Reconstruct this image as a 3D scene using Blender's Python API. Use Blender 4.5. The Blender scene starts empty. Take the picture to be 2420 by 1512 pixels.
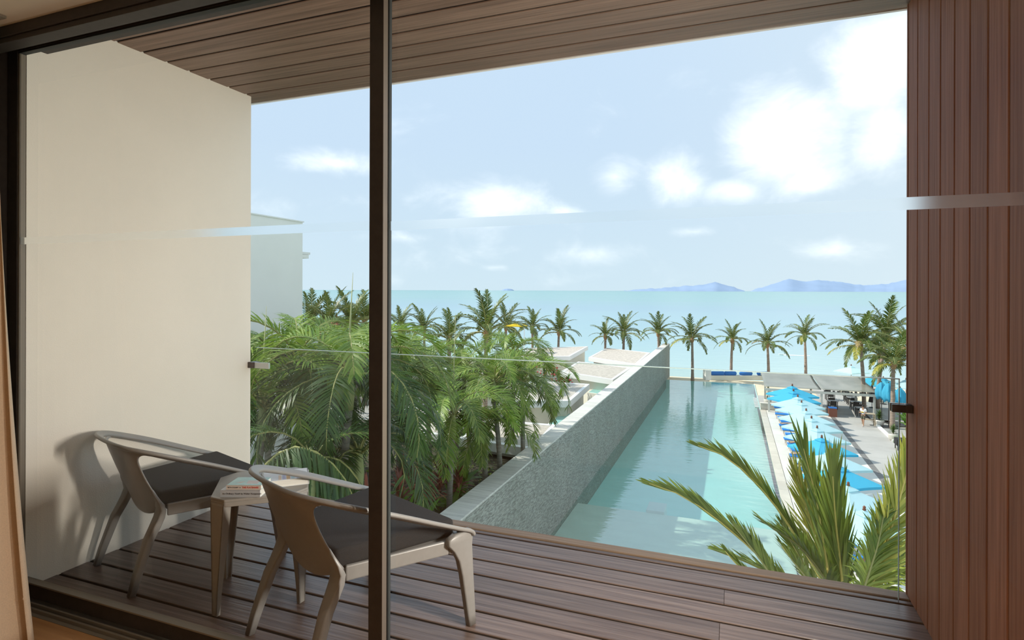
import bpy, bmesh, math, random
from mathutils import Vector, Matrix, Euler
random.seed(7)
SC = bpy.context.scene
COL = SC.collection
PI = math.pi
R = math.radians
rnd = random.Random(11)

# ------------------------------------------------------------------ camera
# world: X along the facade, Y out to sea, Z up; balcony deck at z = 0, eye 1.4 m above it
EYE = 1.4
FPX = 1362.0
YAW = R(20.9)
ROLL = R(0.16)
cam = bpy.data.cameras.new('camera')
cam.sensor_width = 36.0
cam.lens = FPX / 2420.0 * 36.0
cam.shift_y = -70.0 / 2420.0
cam.clip_start = 0.05
cam.clip_end = 200000.0
co = bpy.data.objects.new('camera', cam)
COL.objects.link(co)
co.matrix_world = Matrix.Translation((0, 0, EYE)) @ Matrix.Rotation(YAW, 4, 'Z') @ Matrix.Rotation(PI / 2, 4, 'X') @ Matrix.Rotation(ROLL, 4, 'Z')
SC.camera = co
CF = Vector((-math.sin(YAW), math.cos(YAW), 0))
CR = Vector((math.cos(YAW), math.sin(YAW), 0))


def ray(px, py):
    u = (px - 1210.0) / FPX
    v = (686.0 + (px - 1210.0) * 0.0028 - py) / FPX
    return CF + CR * u + Vector((0, 0, v))


def at(px, py, d):            # surveyed point: sight line and distance along the view axis
    return Vector((0, 0, EYE)) + ray(px, py) * d


def onz(px, py, z):           # surveyed point on a level plane
    r = ray(px, py)
    return Vector((0, 0, EYE)) + r * ((z - EYE) / r.z)


SC.view_settings.view_transform = 'Standard'
SC.view_settings.look = 'None'
SC.view_settings.exposure = 0.08
SC.view_settings.gamma = 1.0
SC.view_settings.use_curve_mapping = False
cy = SC.cycles
cy.max_bounces = 8
cy.diffuse_bounces = 4
cy.glossy_bounces = 3
cy.transmission_bounces = 6
cy.transparent_max_bounces = 16
cy.caustics_reflective = False
cy.caustics_refractive = False
cy.sample_clamp_indirect = 6.0
cy.use_denoising = True

# ------------------------------------------------------------------ sky
world = bpy.data.worlds.new('sky')
SC.world = world
world.use_nodes = True
wn = world.node_tree.nodes
wl = world.node_tree.links
wn.clear()


def wnode(t, **kw):
    n = wn.new(t)
    for k, v in kw.items():
        setattr(n, k, v)
    return n


def wmath(op, a, b=None, c=None, clamp=False):
    n = wnode('ShaderNodeMath', operation=op, use_clamp=clamp)
    for i, x in enumerate((a, b, c)):
        if x is None:
            continue
        if isinstance(x, (int, float)):
            n.inputs[i].default_value = x
        else:
            wl.new(x, n.inputs[i])
    return n.outputs[0]


wtc = wnode('ShaderNodeTexCoord')
wsep = wnode('ShaderNodeSeparateXYZ')
wl.new(wtc.outputs['Generated'], wsep.inputs[0])
az = wmath('ARCTAN2', wsep.outputs[0], wsep.outputs[1])
el = wmath('ARCSINE', wsep.outputs[2])
wcomb = wnode('ShaderNodeCombineXYZ')
wl.new(az, wcomb.inputs[0])
wl.new(el, wcomb.inputs[1])
AE = wcomb.outputs[0]
# cloud banks: (px, py) where they stand in the sky, angular half sizes in px
BANKS = [(790, 385, 190, 55, 1.0), (1160, 475, 200, 85, 1.05), (1340, 500, 90, 40, .6),
         (1450, 420, 110, 75, .75), (1600, 430, 120, 115, 1.0), (1740, 450, 140, 55, .95), (1850, 330, 230, 230, 1.3),
         (2080, 140, 240, 190, 1.35), (1900, 430, 180, 80, 1.1), (2090, 330, 170, 150, .9), (1640, 548, 110, 26, .6),
         (1990, 585, 300, 60, .62), (1370, 600, 220, 50, .55), (1170, 632, 80, 18, .55), (950, 560, 200, 30, .45)]
mask = None
for (px, py, rx, ry, st) in BANKS:
    d = ray(px, py).normalized()
    a0, e0 = math.atan2(d.x, d.y), math.asin(d.z)
    dx = ray(px + rx, py).normalized()
    ra = abs(math.atan2(dx.x, dx.y) - a0)
    dy = ray(px, py - ry).normalized()
    re = abs(math.asin(dy.z) - e0)
    s1 = wnode('ShaderNodeVectorMath', operation='SUBTRACT')
    wl.new(AE, s1.inputs[0])
    s1.inputs[1].default_value = (a0, e0, 0)
    s2 = wnode('ShaderNodeVectorMath', operation='MULTIPLY')
    wl.new(s1.outputs[0], s2.inputs[0])
    s2.inputs[1].default_value = (1 / ra, 1 / re, 0)
    s3 = wnode('ShaderNodeVectorMath', operation='LENGTH')
    wl.new(s2.outputs[0], s3.inputs[0])
    m = wmath('MULTIPLY', wmath('SUBTRACT', 1.0, s3.outputs['Value'], clamp=True), st)
    mask = m if mask is None else wmath('SMOOTH_MAX', mask, m, .15)
# the rest of the sky carries the same loose cumulus
wmap0 = wnode('ShaderNodeMapping')
wmap0.inputs['Scale'].default_value = (1.6, 4.0, 1)
wl.new(AE, wmap0.inputs[0])
n0 = wnode('ShaderNodeTexNoise')
n0.inputs['Scale'].default_value = 1.3
n0.inputs['Detail'].default_value = 3
wl.new(wmap0.outputs[0], n0.inputs['Vector'])
mask = wmath('MAXIMUM', mask, wmath('MULTIPLY', wmath('SUBTRACT', n0.outputs[0], .50, clamp=True), 2.2))
wmap = wnode('ShaderNodeMapping')
wmap.inputs['Scale'].default_value = (8, 12, 1)
wl.new(AE, wmap.inputs[0])
n1 = wnode('ShaderNodeTexNoise')
n1.inputs['Scale'].default_value = 1.0
n1.inputs['Detail'].default_value = 8
n1.inputs['Roughness'].default_value = .58
n1.inputs['Distortion'].default_value = .35
wl.new(wmap.outputs[0], n1.inputs['Vector'])
dens = wmath('ADD', mask, wmath('MULTIPLY', wmath('SUBTRACT', n1.outputs[0], .5), 1.5))
mr = wnode('ShaderNodeMapRange', interpolation_type='SMOOTHSTEP')
mr.inputs['From Min'].default_value = .18
mr.inputs['From Max'].default_value = 1.6
wl.new(dens, mr.inputs['Value'])
# clear sky: pale blue, whiter near the horizon and towards the hazy side
gr = wnode('ShaderNodeValToRGB')
gr.color_ramp.elements[0].position = 0.0
gr.color_ramp.elements[0].color = (.66, .83, .94, 1)
gr.color_ramp.elements[1].position = 1.0
gr.color_ramp.elements[1].color = (.54, .73, .97, 1)
e = gr.color_ramp.elements.new(.22)
e.color = (.61, .78, .97, 1)
wl.new(wmath('MULTIPLY', el, .9, clamp=True), gr.inputs[0])
hz = wnode('ShaderNodeMapRange', interpolation_type='SMOOTHSTEP')
hz.inputs['From Min'].default_value = -.25
hz.inputs['From Max'].default_value = .55
wl.new(az, hz.inputs['Value'])
mixh = wnode('ShaderNodeMixRGB')
mixh.inputs[2].default_value = (.80, .91, .97, 1)
wl.new(wmath('MULTIPLY', hz.outputs[0], .65), mixh.inputs[0])
wl.new(gr.outputs[0], mixh.inputs[1])
mixc = wnode('ShaderNodeMixRGB')
mixc.inputs[2].default_value = (1.8, 1.8, 1.77, 1)
wl.new(wmath('MULTIPLY', mr.outputs[0], .93), mixc.inputs[0])
wl.new(mixh.outputs[0], mixc.inputs[1])
bg = wnode('ShaderNodeBackground')
bg.inputs[1].default_value = 1.0
wl.new(mixc.outputs[0], bg.inputs[0])
wo = wnode('ShaderNodeOutputWorld')
wl.new(bg.outputs[0], wo.inputs[0])
world.cycles.sampling_method = 'MANUAL'
world.cycles.sample_map_resolution = 512

# ------------------------------------------------------------------ sun (over the left wing, a little behind the facade) and an added fill light at the room ceiling
sun = bpy.data.lights.new('sun', 'SUN')
sun.energy = 4.6
sun.angle = R(.55)
sun.color = (1, .94, .84)
so = bpy.data.objects.new('sun', sun)
so.rotation_euler = Vector((-1, -.12, .85)).to_track_quat('Z', 'Y').to_euler()
so.location = (-30, 0, 40)
COL.objects.link(so)
lamp = bpy.data.lights.new('room_fill_light', 'AREA')  # added fill for room and balcony; no fixture is modelled
lamp.shape = 'DISK'
lamp.size = .5
lamp.energy = 34
lamp.color = (1, .94, .86)
lo = bpy.data.objects.new('room_fill_light', lamp)
lo.location = (1.0, 1.2, 2.42)
COL.objects.link(lo)
wfill = bpy.data.lights.new('balcony_fill_light', 'AREA')     # added fill light that brightens the balcony, set on the cladding out of view
wfill.shape = 'RECTANGLE'
wfill.size = .07
wfill.size_y = .42
wfill.energy = 62
wfill.color = (1, .92, .82)
wlo = bpy.data.objects.new('balcony_fill_light', wfill)
wlo.location = (.699, 1.815, 1.10)
wlo.rotation_euler = Vector((1, 0, 0)).to_track_quat('Z', 'Y').to_euler()
COL.objects.link(wlo)


# ------------------------------------------------------------------ helpers
def link(o, parent=None):
    COL.objects.link(o)
    if parent is not None:
        o.parent = parent
    return o


def tag(o, label=None, cat=None, group=None, kind=None):
    if label: o['label'] = label
    if cat: o['category'] = cat
    if group: o['group'] = group
    if kind: o['kind'] = kind
    return o


def thing(name, label, cat, loc=(0, 0, 0), rz=0.0, group=None):
    o = bpy.data.objects.new(name, None)
    o.empty_display_size = .2
    o.location = loc
    o.rotation_euler = (0, 0, rz)
    link(o)
    return tag(o, label, cat, group)


def struct(name, label=None):
    o = bpy.data.objects.new(name, None)
    link(o)
    return tag(o, label, None, None, 'structure')


def inst(src, parent=None, loc=(0, 0, 0), rot=(0, 0, 0), scale=(1, 1, 1)):
    o = src.copy()
    o.location = loc
    o.rotation_euler = rot
    o.scale = scale
    return link(o, parent)


def mobj(name, mesh, parent=None, loc=(0, 0, 0), rot=(0, 0, 0), scale=(1, 1, 1)):
    o = bpy.data.objects.new(name, mesh)
    o.location = loc
    o.rotation_euler = rot
    o.scale = scale
    return link(o, parent)


def copy_tree(root, loc, rz, label=None, group=None):
    r = root.copy()
    COL.objects.link(r)
    r.location = loc
    r.rotation_euler = (0, 0, rz)
    if label: r['label'] = label
    if group: r['group'] = group
    for ch in list(root.children):
        c = ch.copy()
        COL.objects.link(c)
        c.parent = r
        for g in list(ch.children):
            d = g.copy()
            COL.objects.link(d)
            d.parent = c
    return r


class MB:
    def __init__(self):
        self.v, self.f = [], []

    def add(self, vs, fs):
        k = len(self.v)
        self.v += [tuple(p) for p in vs]
        self.f += [tuple(i + k for i in f) for f in fs]
        return self

    def box(self, x0, x1, y0, y1, z0, z1, m=None):
        vs = [Vector(p) for p in ((x0, y0, z0), (x1, y0, z0), (x1, y1, z0), (x0, y1, z0), (x0, y0, z1), (x1, y0, z1), (x1, y1, z1), (x0, y1, z1))]
        if m is not None:
            vs = [m @ p for p in vs]
        return self.add(vs, [(3, 2, 1, 0), (4, 5, 6, 7), (0, 1, 5, 4), (1, 2, 6, 5), (2, 3, 7, 6), (3, 0, 4, 7)])

    def cbox(self, c, s, m=None):
        return self.box(c[0] - s[0] / 2, c[0] + s[0] / 2, c[1] - s[1] / 2, c[1] + s[1] / 2, c[2] - s[2] / 2, c[2] + s[2] / 2, m)

    def loft(self, rings, cap=True, closed=False):
        n = len(rings[0])
        vs = [p for r in rings for p in r]
        fs = []
        m = len(rings)
        for i in range(m if closed else m - 1):
            a, b = i * n, ((i + 1) % m) * n
            for j in range(n):
                k = (j + 1) % n
                fs.append((a + j, a + k, b + k, b + j))
        if cap and not closed:
            fs.append(tuple(reversed(range(n))))
            fs.append(tuple((m - 1) * n + j for j in range(n)))
        return self.add(vs, fs)

    def tube(self, pts, rad, n=8, cap=True):
        pts = [Vector(p) for p in pts]
        if isinstance(rad, (int, float)):
            rad = [rad] * len(pts)
        rings = []
        ref = None
        for i, p in enumerate(pts):
            t = (pts[min(i + 1, len(pts) - 1)] - pts[max(i - 1, 0)]).normalized()
            if ref is None:
                ref = Vector((0, 0, 1)) if abs(t.z) < .9 else Vector((1, 0, 0))
            s = t.cross(ref).normalized()
            ref = s.cross(t).normalized()
            rings.append([p + (s * math.cos(a) + ref * math.sin(a)) * rad[i] for a in [2 * PI * j / n for j in range(n)]])
        return self.loft(rings, cap)

    def prism(self, poly, z0, z1):
        n = len(poly)
        vs = [(p[0], p[1], z0) for p in poly] + [(p[0], p[1], z1) for p in poly]
        fs = [tuple(reversed(range(n))), tuple(range(n, 2 * n))] + [(i, (i + 1) % n, n + (i + 1) % n, n + i) for i in range(n)]
        return self.add(vs, fs)

    def lathe(self, prof, n=16, c=(0, 0)):
        rings = [[Vector((c[0] + r * math.cos(2 * PI * j / n), c[1] + r * math.sin(2 * PI * j / n), z)) for j in range(n)] for r, z in prof]
        return self.loft(rings, True)

    def ball(self, c, r, n=10, m=7, sq=(1, 1, 1)):
        rings = []
        for i in range(1, m):
            t = PI * i / m
            rings.append([Vector((c[0] + r * sq[0] * math.sin(t) * math.cos(2 * PI * j / n), c[1] + r * sq[1] * math.sin(t) * math.sin(2 * PI * j / n), c[2] - r * sq[2] * math.cos(t))) for j in range(n)])
        return self.loft(rings, True)

    def mesh(self, name, mat, smooth=False):
        me = bpy.data.meshes.new(name)
        me.from_pydata(self.v, [], self.f)
        if mat: me.materials.append(mat)
        bm = bmesh.new()
        bm.from_mesh(me)
        bmesh.ops.recalc_face_normals(bm, faces=bm.faces)
        bm.to_mesh(me)
        bm.free()
        if smooth:
            me.polygons.foreach_set('use_smooth', [True] * len(me.polygons))
        return me

    def rawmesh(self, name, mat):
        me = bpy.data.meshes.new(name)
        me.from_pydata(self.v, [], self.f)
        me.materials.append(mat)
        return me

    def build(self, name, mat, parent=None, smooth=False, bevel=0.0, seg=2, loc=(0, 0, 0), rot=(0, 0, 0), auto=False):
        me = self.mesh(name, mat, smooth)
        o = mobj(name, me, parent, loc, rot)
        if bevel:
            b = o.modifiers.new('bevel', 'BEVEL')
            b.width = bevel
            b.segments = seg
            b.limit_method = 'ANGLE'
            b.angle_limit = R(35)
        return o


# ------------------------------------------------------------------ materials
def mat(name, col, rough=.5, var=.0, scale=6.0, stretch=(1, 1, 1), bump=0.0, metal=0.0, spec=.5, rand=0.0, col2=None, detail=4.0, coat=0.0, transl=0.0, bscale=None, ramp=(.35, .65), sheen=0.0):
    m = bpy.data.materials.new(name)
    m.use_nodes = True
    nt = m.node_tree
    N, L = nt.nodes, nt.links
    p = N['Principled BSDF']
    p.inputs['Roughness'].default_value = rough
    p.inputs['Metallic'].default_value = metal
    p.inputs['Specular IOR Level'].default_value = spec
    p.inputs['Coat Weight'].default_value = coat
    p.inputs['Sheen Weight'].default_value = sheen
    cs = None
    if var or col2 or bump or rand:
        tc = N.new('ShaderNodeTexCoord')
        mp = N.new('ShaderNodeMapping')
        mp.inputs['Scale'].default_value = [s * scale for s in stretch]
        L.new(tc.outputs['Object'], mp.inputs[0])
        oi = N.new('ShaderNodeObjectInfo')
        if rand:
            cm = N.new('ShaderNodeMath')
            cm.operation = 'MULTIPLY'
            cm.inputs[1].default_value = 37.0
            L.new(oi.outputs['Random'], cm.inputs[0])
            L.new(cm.outputs[0], mp.inputs['Location'])
        nz = N.new('ShaderNodeTexNoise')
        nz.inputs['Scale'].default_value = 1.0
        nz.inputs['Detail'].default_value = detail
        nz.inputs['Roughness'].default_value = .6
        L.new(mp.outputs[0], nz.inputs['Vector'])
        rp = N.new('ShaderNodeValToRGB')
        c2 = col2 if col2 else tuple(min(1, c * (1 + var)) for c in col)
        c1 = col if col2 else tuple(c * (1 - var) for c in col)
        rp.color_ramp.elements[0].position, rp.color_ramp.elements[1].position = ramp
        rp.color_ramp.elements[0].color = (*c1, 1)
        rp.color_ramp.elements[1].color = (*c2, 1)
        L.new(nz.outputs[0], rp.inputs[0])
        cs = rp.outputs[0]
        if rand:
            hs = N.new('ShaderNodeHueSaturation')
            mm = N.new('ShaderNodeMapRange')
            mm.inputs['To Min'].default_value = 1 - rand
            mm.inputs['To Max'].default_value = 1 + rand
            L.new(oi.outputs['Random'], mm.inputs[0])
            L.new(mm.outputs[0], hs.inputs['Value'])
            L.new(cs, hs.inputs['Color'])
            cs = hs.outputs[0]
        L.new(cs, p.inputs['Base Color'])
        if bump:
            bp = N.new('ShaderNodeBump')
            bp.inputs['Strength'].default_value = bump
            bp.inputs['Distance'].default_value = .01
            if bscale:
                n2 = N.new('ShaderNodeTexNoise')
                n2.inputs['Scale'].default_value = bscale
                n2.inputs['Detail'].default_value = 3
                L.new(tc.outputs['Object'], n2.inputs['Vector'])
                L.new(n2.outputs[0], bp.inputs['Height'])
            else:
                L.new(nz.outputs[0], bp.inputs['Height'])
            L.new(bp.outputs[0], p.inputs['Normal'])
    else:
        p.inputs['Base Color'].default_value = (*col, 1)
    if transl:
        tr = N.new('ShaderNodeBsdfTranslucent')
        if cs is not None:
            L.new(cs, tr.inputs[0])
        else:
            tr.inputs[0].default_value = (*col, 1)
        mx = N.new('ShaderNodeMixShader')
        mx.inputs[0].default_value = transl
        L.new(p.outputs[0], mx.inputs[1])
        L.new(tr.outputs[0], mx.inputs[2])
        L.new(mx.outputs[0], N['Material Output'].inputs[0])
    return m


def schlick(N, L, f0, mul=1.0, normal=None):
    """fresnel weight for the face turned to the ray; 0 on the far face of the pane"""
    lw = N.new('ShaderNodeLayerWeight')
    lw.inputs['Blend'].default_value = .5
    if normal is not None:
        L.new(normal, lw.inputs['Normal'])
    pw = N.new('ShaderNodeMath')
    pw.operation = 'POWER'
    pw.inputs[1].default_value = 5
    L.new(lw.outputs['Facing'], pw.inputs[0])
    ma = N.new('ShaderNodeMath')
    ma.operation = 'MULTIPLY_ADD'
    ma.inputs[1].default_value = (1 - f0) * mul
    ma.inputs[2].default_value = f0 * mul
    L.new(pw.outputs[0], ma.inputs[0])
    ge = N.new('ShaderNodeNewGeometry')
    mb = N.new('ShaderNodeMath')
    mb.operation = 'SUBTRACT'
    mb.inputs[0].default_value = 1
    L.new(ge.outputs['Backfacing'], mb.inputs[1])
    mm = N.new('ShaderNodeMath')
    mm.operation = 'MULTIPLY'
    mm.use_clamp = True
    L.new(ma.outputs[0], mm.inputs[0])
    L.new(mb.outputs[0], mm.inputs[1])
    return mm.outputs[0]


def glass_mat(name, tint=(1, 1, 1), f0=.05, rough=0.0):
    m = bpy.data.materials.new(name)
    m.use_nodes = True
    N, L = m.node_tree.nodes, m.node_tree.links
    N.remove(N['Principled BSDF'])
    t = N.new('ShaderNodeBsdfTransparent')
    t.inputs[0].default_value = (*tint, 1)
    g = N.new('ShaderNodeBsdfGlossy')
    g.inputs['Roughness'].default_value = rough
    mx = N.new('ShaderNodeMixShader')
    L.new(schlick(N, L, f0), mx.inputs[0])
    L.new(t.outputs[0], mx.inputs[1])
    L.new(g.outputs[0], mx.inputs[2])
    L.new(mx.outputs[0], N['Material Output'].inputs[0])
    return m


def frost_mat(name):
    m = bpy.data.materials.new(name)
    m.use_nodes = True
    N, L = m.node_tree.nodes, m.node_tree.links
    N.remove(N['Principled BSDF'])
    rf = N.new('ShaderNodeBsdfRefraction')
    rf.inputs['Roughness'].default_value = .52
    rf.inputs['IOR'].default_value = 1.15
    rf.inputs[0].default_value = (.97, .98, .98, 1)
    tl = N.new('ShaderNodeBsdfTranslucent')
    tl.inputs[0].default_value = (.9, .9, .88, 1)
    mx = N.new('ShaderNodeMixShader')
    mx.inputs[0].default_value = .04
    L.new(rf.outputs[0], mx.inputs[1])
    L.new(tl.outputs[0], mx.inputs[2])
    L.new(mx.outputs[0], N['Material Output'].inputs[0])
    return m


def wood(name, c1, c2, axis, rough=.4, fine=60.0, rand=.18, bump=.25, spec=.5, coat=0.0):
    st = {'X': (.03, 1, 1), 'Y': (1, .03, 1), 'Z': (1, 1, .03)}[axis]
    return mat(name, c1, rough, scale=fine, stretch=st, bump=bump, rand=rand, col2=c2, spec=spec, detail=5, coat=coat, ramp=(.3, .7))


def water_mat(name, deep, tint, bump_scale, bump, rough=.03, stretch=(1, 1, 1), ior=1.33):
    """clear water: fresnel reflection over tinted transmission"""
    m = bpy.data.materials.new(name)
    m.use_nodes = True
    N, L = m.node_tree.nodes, m.node_tree.links
    N.remove(N['Principled BSDF'])
    tc = N.new('ShaderNodeTexCoord')
    mp = N.new('ShaderNodeMapping')
    mp.inputs['Scale'].default_value = stretch
    L.new(tc.outputs['Object'], mp.inputs[0])
    nz = N.new('ShaderNodeTexNoise')
    nz.inputs['Scale'].default_value = bump_scale
    nz.inputs['Detail'].default_value = 3
    L.new(mp.outputs[0], nz.inputs['Vector'])
    bp = N.new('ShaderNodeBump')
    bp.inputs['Strength'].default_value = bump
    bp.inputs['Distance'].default_value = .05
    L.new(nz.outputs[0], bp.inputs['Height'])
    g = N.new('ShaderNodeBsdfGlossy')
    g.inputs['Roughness'].default_value = rough
    L.new(bp.outputs[0], g.inputs['Normal'])
    t = N.new('ShaderNodeBsdfTransparent')
    t.inputs[0].default_value = (*tint, 1)
    mx = N.new('ShaderNodeMixShader')
    L.new(schlick(N, L, .28, 1.0, bp.outputs[0]), mx.inputs[0])
    L.new(t.outputs[0], mx.inputs[1])
    L.new(g.outputs[0], mx.inputs[2])
    L.new(mx.outputs[0], N['Material Output'].inputs[0])
    return m


M = {}
M['plaster'] = mat('warm_white_plaster', (.86, .81, .72), .9, var=.02, scale=1.5, bump=.12, bscale=180)
M['white_ext'] = mat('white_render', (.90, .90, .87), .9, var=.02, scale=.6, bump=.1, bscale=20)
M['cream_ext'] = mat('cream_render', (.80, .77, .66), .9, var=.03, scale=.6)
M['deck'] = wood('deck_wood', (.072, .043, .036), (.22, .16, .135), 'X', rough=.34, rand=.22, spec=.6)
M['edge_board'] = wood('edge_board_wood', (.18, .115, .075), (.32, .21, .14), 'X', rough=.6)
M['soffit'] = wood('soffit_wood', (.13, .077, .053), (.25, .16, .115), 'X', rough=.5, rand=.12)
M['cladding'] = wood('cladding_wood', (.25, .095, .052), (.42, .18, .105), 'Z', rough=.6, rand=.12, spec=.12)
M['void'] = mat('dark_joint', (.010, .009, .008), .9, spec=.1)
M['alu'] = mat('bronze_aluminium', (.042, .035, .031), .5, metal=.0, spec=.3, var=.1, scale=30)
M['alu_lit'] = mat('bronze_aluminium_lit_side', (.25, .215, .18), .4, spec=.5)  # paler bronze copy: daylight on the stile's side put into the colour
M['track'] = mat('track_metal', (.22, .19, .15), .4, spec=.5)
M['rubber'] = mat('rubber_seal', (.03, .035, .035), .6)
M['glass'] = glass_mat('door_glass', (.985, .99, .985))
M['rail_glass'] = glass_mat('balustrade_glass', (.975, .985, .98))
M['glass_edge'] = mat('glass_edge', (.55, .72, .68), .15, spec=.6)
M['frost'] = frost_mat('frosted_film')
M['oak'] = wood('oak_floor', (.42, .20, .075), (.56, .29, .115), 'X', rough=.4, fine=30, rand=.1)
M['room_paint'] = mat('room_paint', (.62, .55, .44), .9, var=.02, scale=2)
M['curtain'] = mat('curtain_linen', (.84, .66, .48), .9, var=.05, scale=220, stretch=(1, 1, 1), bump=.2, transl=.25)
M['chair'] = mat('taupe_resin', (.25, .243, .232), .38, var=.03, scale=40, spec=.5, bump=.03, bscale=400)
M['cushion'] = mat('charcoal_fabric', (.020, .020, .021), .95, var=.35, scale=420, bump=.35)
M['table'] = mat('table_resin', (.30, .282, .255), .36, var=.03, scale=40, spec=.5)
M['steel'] = mat('brushed_steel', (.55, .55, .53), .35, metal=.9)
M['bracket'] = mat('bronze_bracket', (.05, .03, .022), .35, spec=.6)
# ================================================================== STRUCTURE: room, door, balcony
ZS = 2.727           # balcony soffit
ZC = 2.506           # room ceiling
ZF = -0.04           # room floor
XL, XR = -3.094, 0.757
GY = 1.69            # glass line


def chamfer_plank(lx, ly, lz, c=.0025):
    """a board centred on x and y, top at z = 0, long arrises taken off"""
    m = MB()
    a, b = lx / 2, ly / 2
    sec = [(-b, -lz), (b, -lz), (b, -c), (b - c, 0), (-b + c, 0), (-b, -c)]
    m.loft([[Vector((-a, y, z)) for y, z in sec], [Vector((a, y, z)) for y, z in sec]])
    return m


def board_set(parent, rows, mat_, x0, x1, zt, thick, flip=False, splits={}):
    """rows: (y0, y1); boards run along X. flip: their good face looks down"""
    cache = {}
    for i, (y0, y1) in enumerate(rows):
        cuts = [x0] + splits.get(i, []) + [x1]
        for a, b in zip(cuts[:-1], cuts[1:]):
            key = (round(b - a, 3), round(y1 - y0, 3))
            if key not in cache:
                cache[key] = chamfer_plank(b - a - .002, y1 - y0 - .015, thick).mesh('plank', mat_)
            mobj('plank', cache[key], parent, ((a + b) / 2, (y0 + y1) / 2, zt), (PI, 0, 0) if flip else (0, 0, 0))


# --- balcony deck
fl = struct('floor', 'dark red-brown timber deck of the balcony')
MB().box(XL, XR + .3, 1.748, 3.155, -.2, -.0055).build('joint_bed', M['void'], fl)
lines = [3.038 - .1476 * k for k in range(9)]
rows = [(b, a) for a, b in zip(lines[:-1], lines[1:])] + [(1.748, lines[-1])]
board_set(fl, rows, M['deck'], XL + .002, XR + .02, -.001, .017, splits={0: [], 1: [-.03], 2: [], 3: [-.045], 5: [-2.1], 7: [-.3]})
board_set(fl, [(3.038, 3.082)], M['deck'], XL + .002, XR + .02, -.001, .017)
ed = chamfer_plank(XR - XL - .004, .074, .05, .004).mesh('edge_board', M['edge_board'])
mobj('edge_board', ed, fl, ((XL + XR) / 2, 3.12, .004))

# --- balcony soffit
ce = struct('ceiling', 'timber-lined soffit over the balcony')
MB().box(XL - .35, XR + .4, 1.7, 3.18, ZS + .006, ZS + .30).build('soffit_slab', M['void'], ce)
lines = [3.182, 3.017] + [3.017 - .1476 * k for k in range(1, 9)]
rows = [(b, a) for a, b in zip(lines[:-1], lines[1:])] + [(1.70, lines[-1])]
board_set(ce, rows, M['soffit'], XL - .35, XR + .4, ZS, .018, flip=True)
MB().box(XL - .35, XR + .4, 3.18, 3.20, ZS - .003, ZS + .31).build('fascia', M['white_ext'], ce)

# --- plaster party wall on the left, cladding on the right
wl_ = struct('wall_left', 'smooth warm white plaster wall of the balcony')
MB().box(XL - .3, XL, 1.7125, 3.062, -.16, ZS + .03).build('plaster', M['plaster'], wl_)
wr_ = struct('wall_right', 'balcony side wall clad in upright reddish brown boards')
MB().box(XR + .006, XR + .32, 1.6, 3.133, -.16, ZS + .03).build('wall_core', M['void'], wr_)
ys = [3.135, 2.990, 2.836, 2.694, 2.542, 2.395, 2.247, 2.097, 1.948, 1.80, 1.66]
for a, b in zip(ys[:-1], ys[1:]):
    w = a - b - .0095
    m = MB()
    c = .003
    sec = [(0, -w / 2), (.02, -w / 2), (.02, w / 2), (0, w / 2)]
    sec = [(.022, -w / 2), (.022, w / 2), (c, w / 2), (0, w / 2 - c), (0, -w / 2 + c), (c, -w / 2)]
    m.loft([[Vector((x, y, 0)) for x, y in sec], [Vector((x, y, ZS - .002)) for x, y in sec]])
    mobj('board', m.mesh('board', M['cladding']), wr_, (XR, (a + b) / 2, .001))
MB().box(XR - .002, XR + .34, 3.134, 3.15, 0, ZS).build('end_board', M['cladding'], wr_)

# --- the room behind the glass
rf = struct('floor.001', 'honey oak floorboards of the room')
MB().box(-3.35, 1.3, -3.5, 1.62, ZF - .12, ZF - .016).build('screed', M['void'], rf)
pl = chamfer_plank(4.64, .178, .016, .001).mesh('plank', M['oak'])
for k in range(29):
    if k < 28:
        mobj('plank', pl, rf, (-1.025, 1.53 - .18 * k, ZF))
rc = struct('ceiling.001', 'tan painted ceiling of the room')
MB().box(-3.45, 1.4, -3.6, 1.56, ZC, ZC + .15).build('plasterboard', M['room_paint'], rc)
for nm, b in (('wall_left.001', (-3.45, -3.35, -3.6, 1.76)), ('wall_right.001', (1.3, 1.4, -3.6, 1.6)), ('wall_back', (-3.45, 1.4, -3.6, -3.5)), ('wall_front', (.80, 1.4, 1.5, 1.66))):
    w = MB().box(b[0], b[1], b[2], b[3], ZF - .1, ZC).build(nm, M['room_paint'])
    tag(w, kind='structure')
# baseboards
for nm, b in (('baseboard_left', (-3.35, -3.335, -3.5, 1.4)), ('baseboard_back', (-3.33, 1.3, -3.5, -3.485))):
    tag(MB().box(b[0], b[1], b[2], b[3], ZF, ZF + .09).build(nm, M['room_paint'], bevel=.003), kind='structure')

# --- head of the door: stepped fascia, track recess
hd = struct('trim_1', 'stepped dark bronze head of the sliding door')
MB().box(-3.35, 1.3, 1.50, 1.56, 2.462, ZC).build('head_board', M['alu'], hd, bevel=.002)
MB().box(-3.35, 1.3, 1.508, 1.565, 2.439, 2.461).build('head_step', M['alu'], hd, bevel=.002)
MB().box(-3.35, 1.3, 1.565, 1.80, 2.535, 2.73).build('track_box', M['alu'], hd)
MB().box(-3.35, 1.3, 1.565, 1.572, 2.44, 2.54).build('track_lip', M['alu'], hd)
sl = struct('trim_2', 'aluminium sill track of the sliding door')
MB().box(-3.35, 1.3, 1.622, 1.75, ZF - .1, -.042).build('sill_bed', M['track'], sl)
MB().box(-3.35, 1.3, 1.640, 1.650, -.042, -.026).build('track_ridge', M['track'], sl, bevel=.001)
MB().box(-3.35, 1.3, 1.660, 1.668, -.042, -.018).build('track_ridge', M['track'], sl, bevel=.001)
MB().box(-3.35, 1.3, 1.720, 1.748, -.042, -.012).build('track_ridge', M['track'], sl, bevel=.001)
tj = struct('trim_3', 'dark bronze jamb at the party wall')
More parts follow.
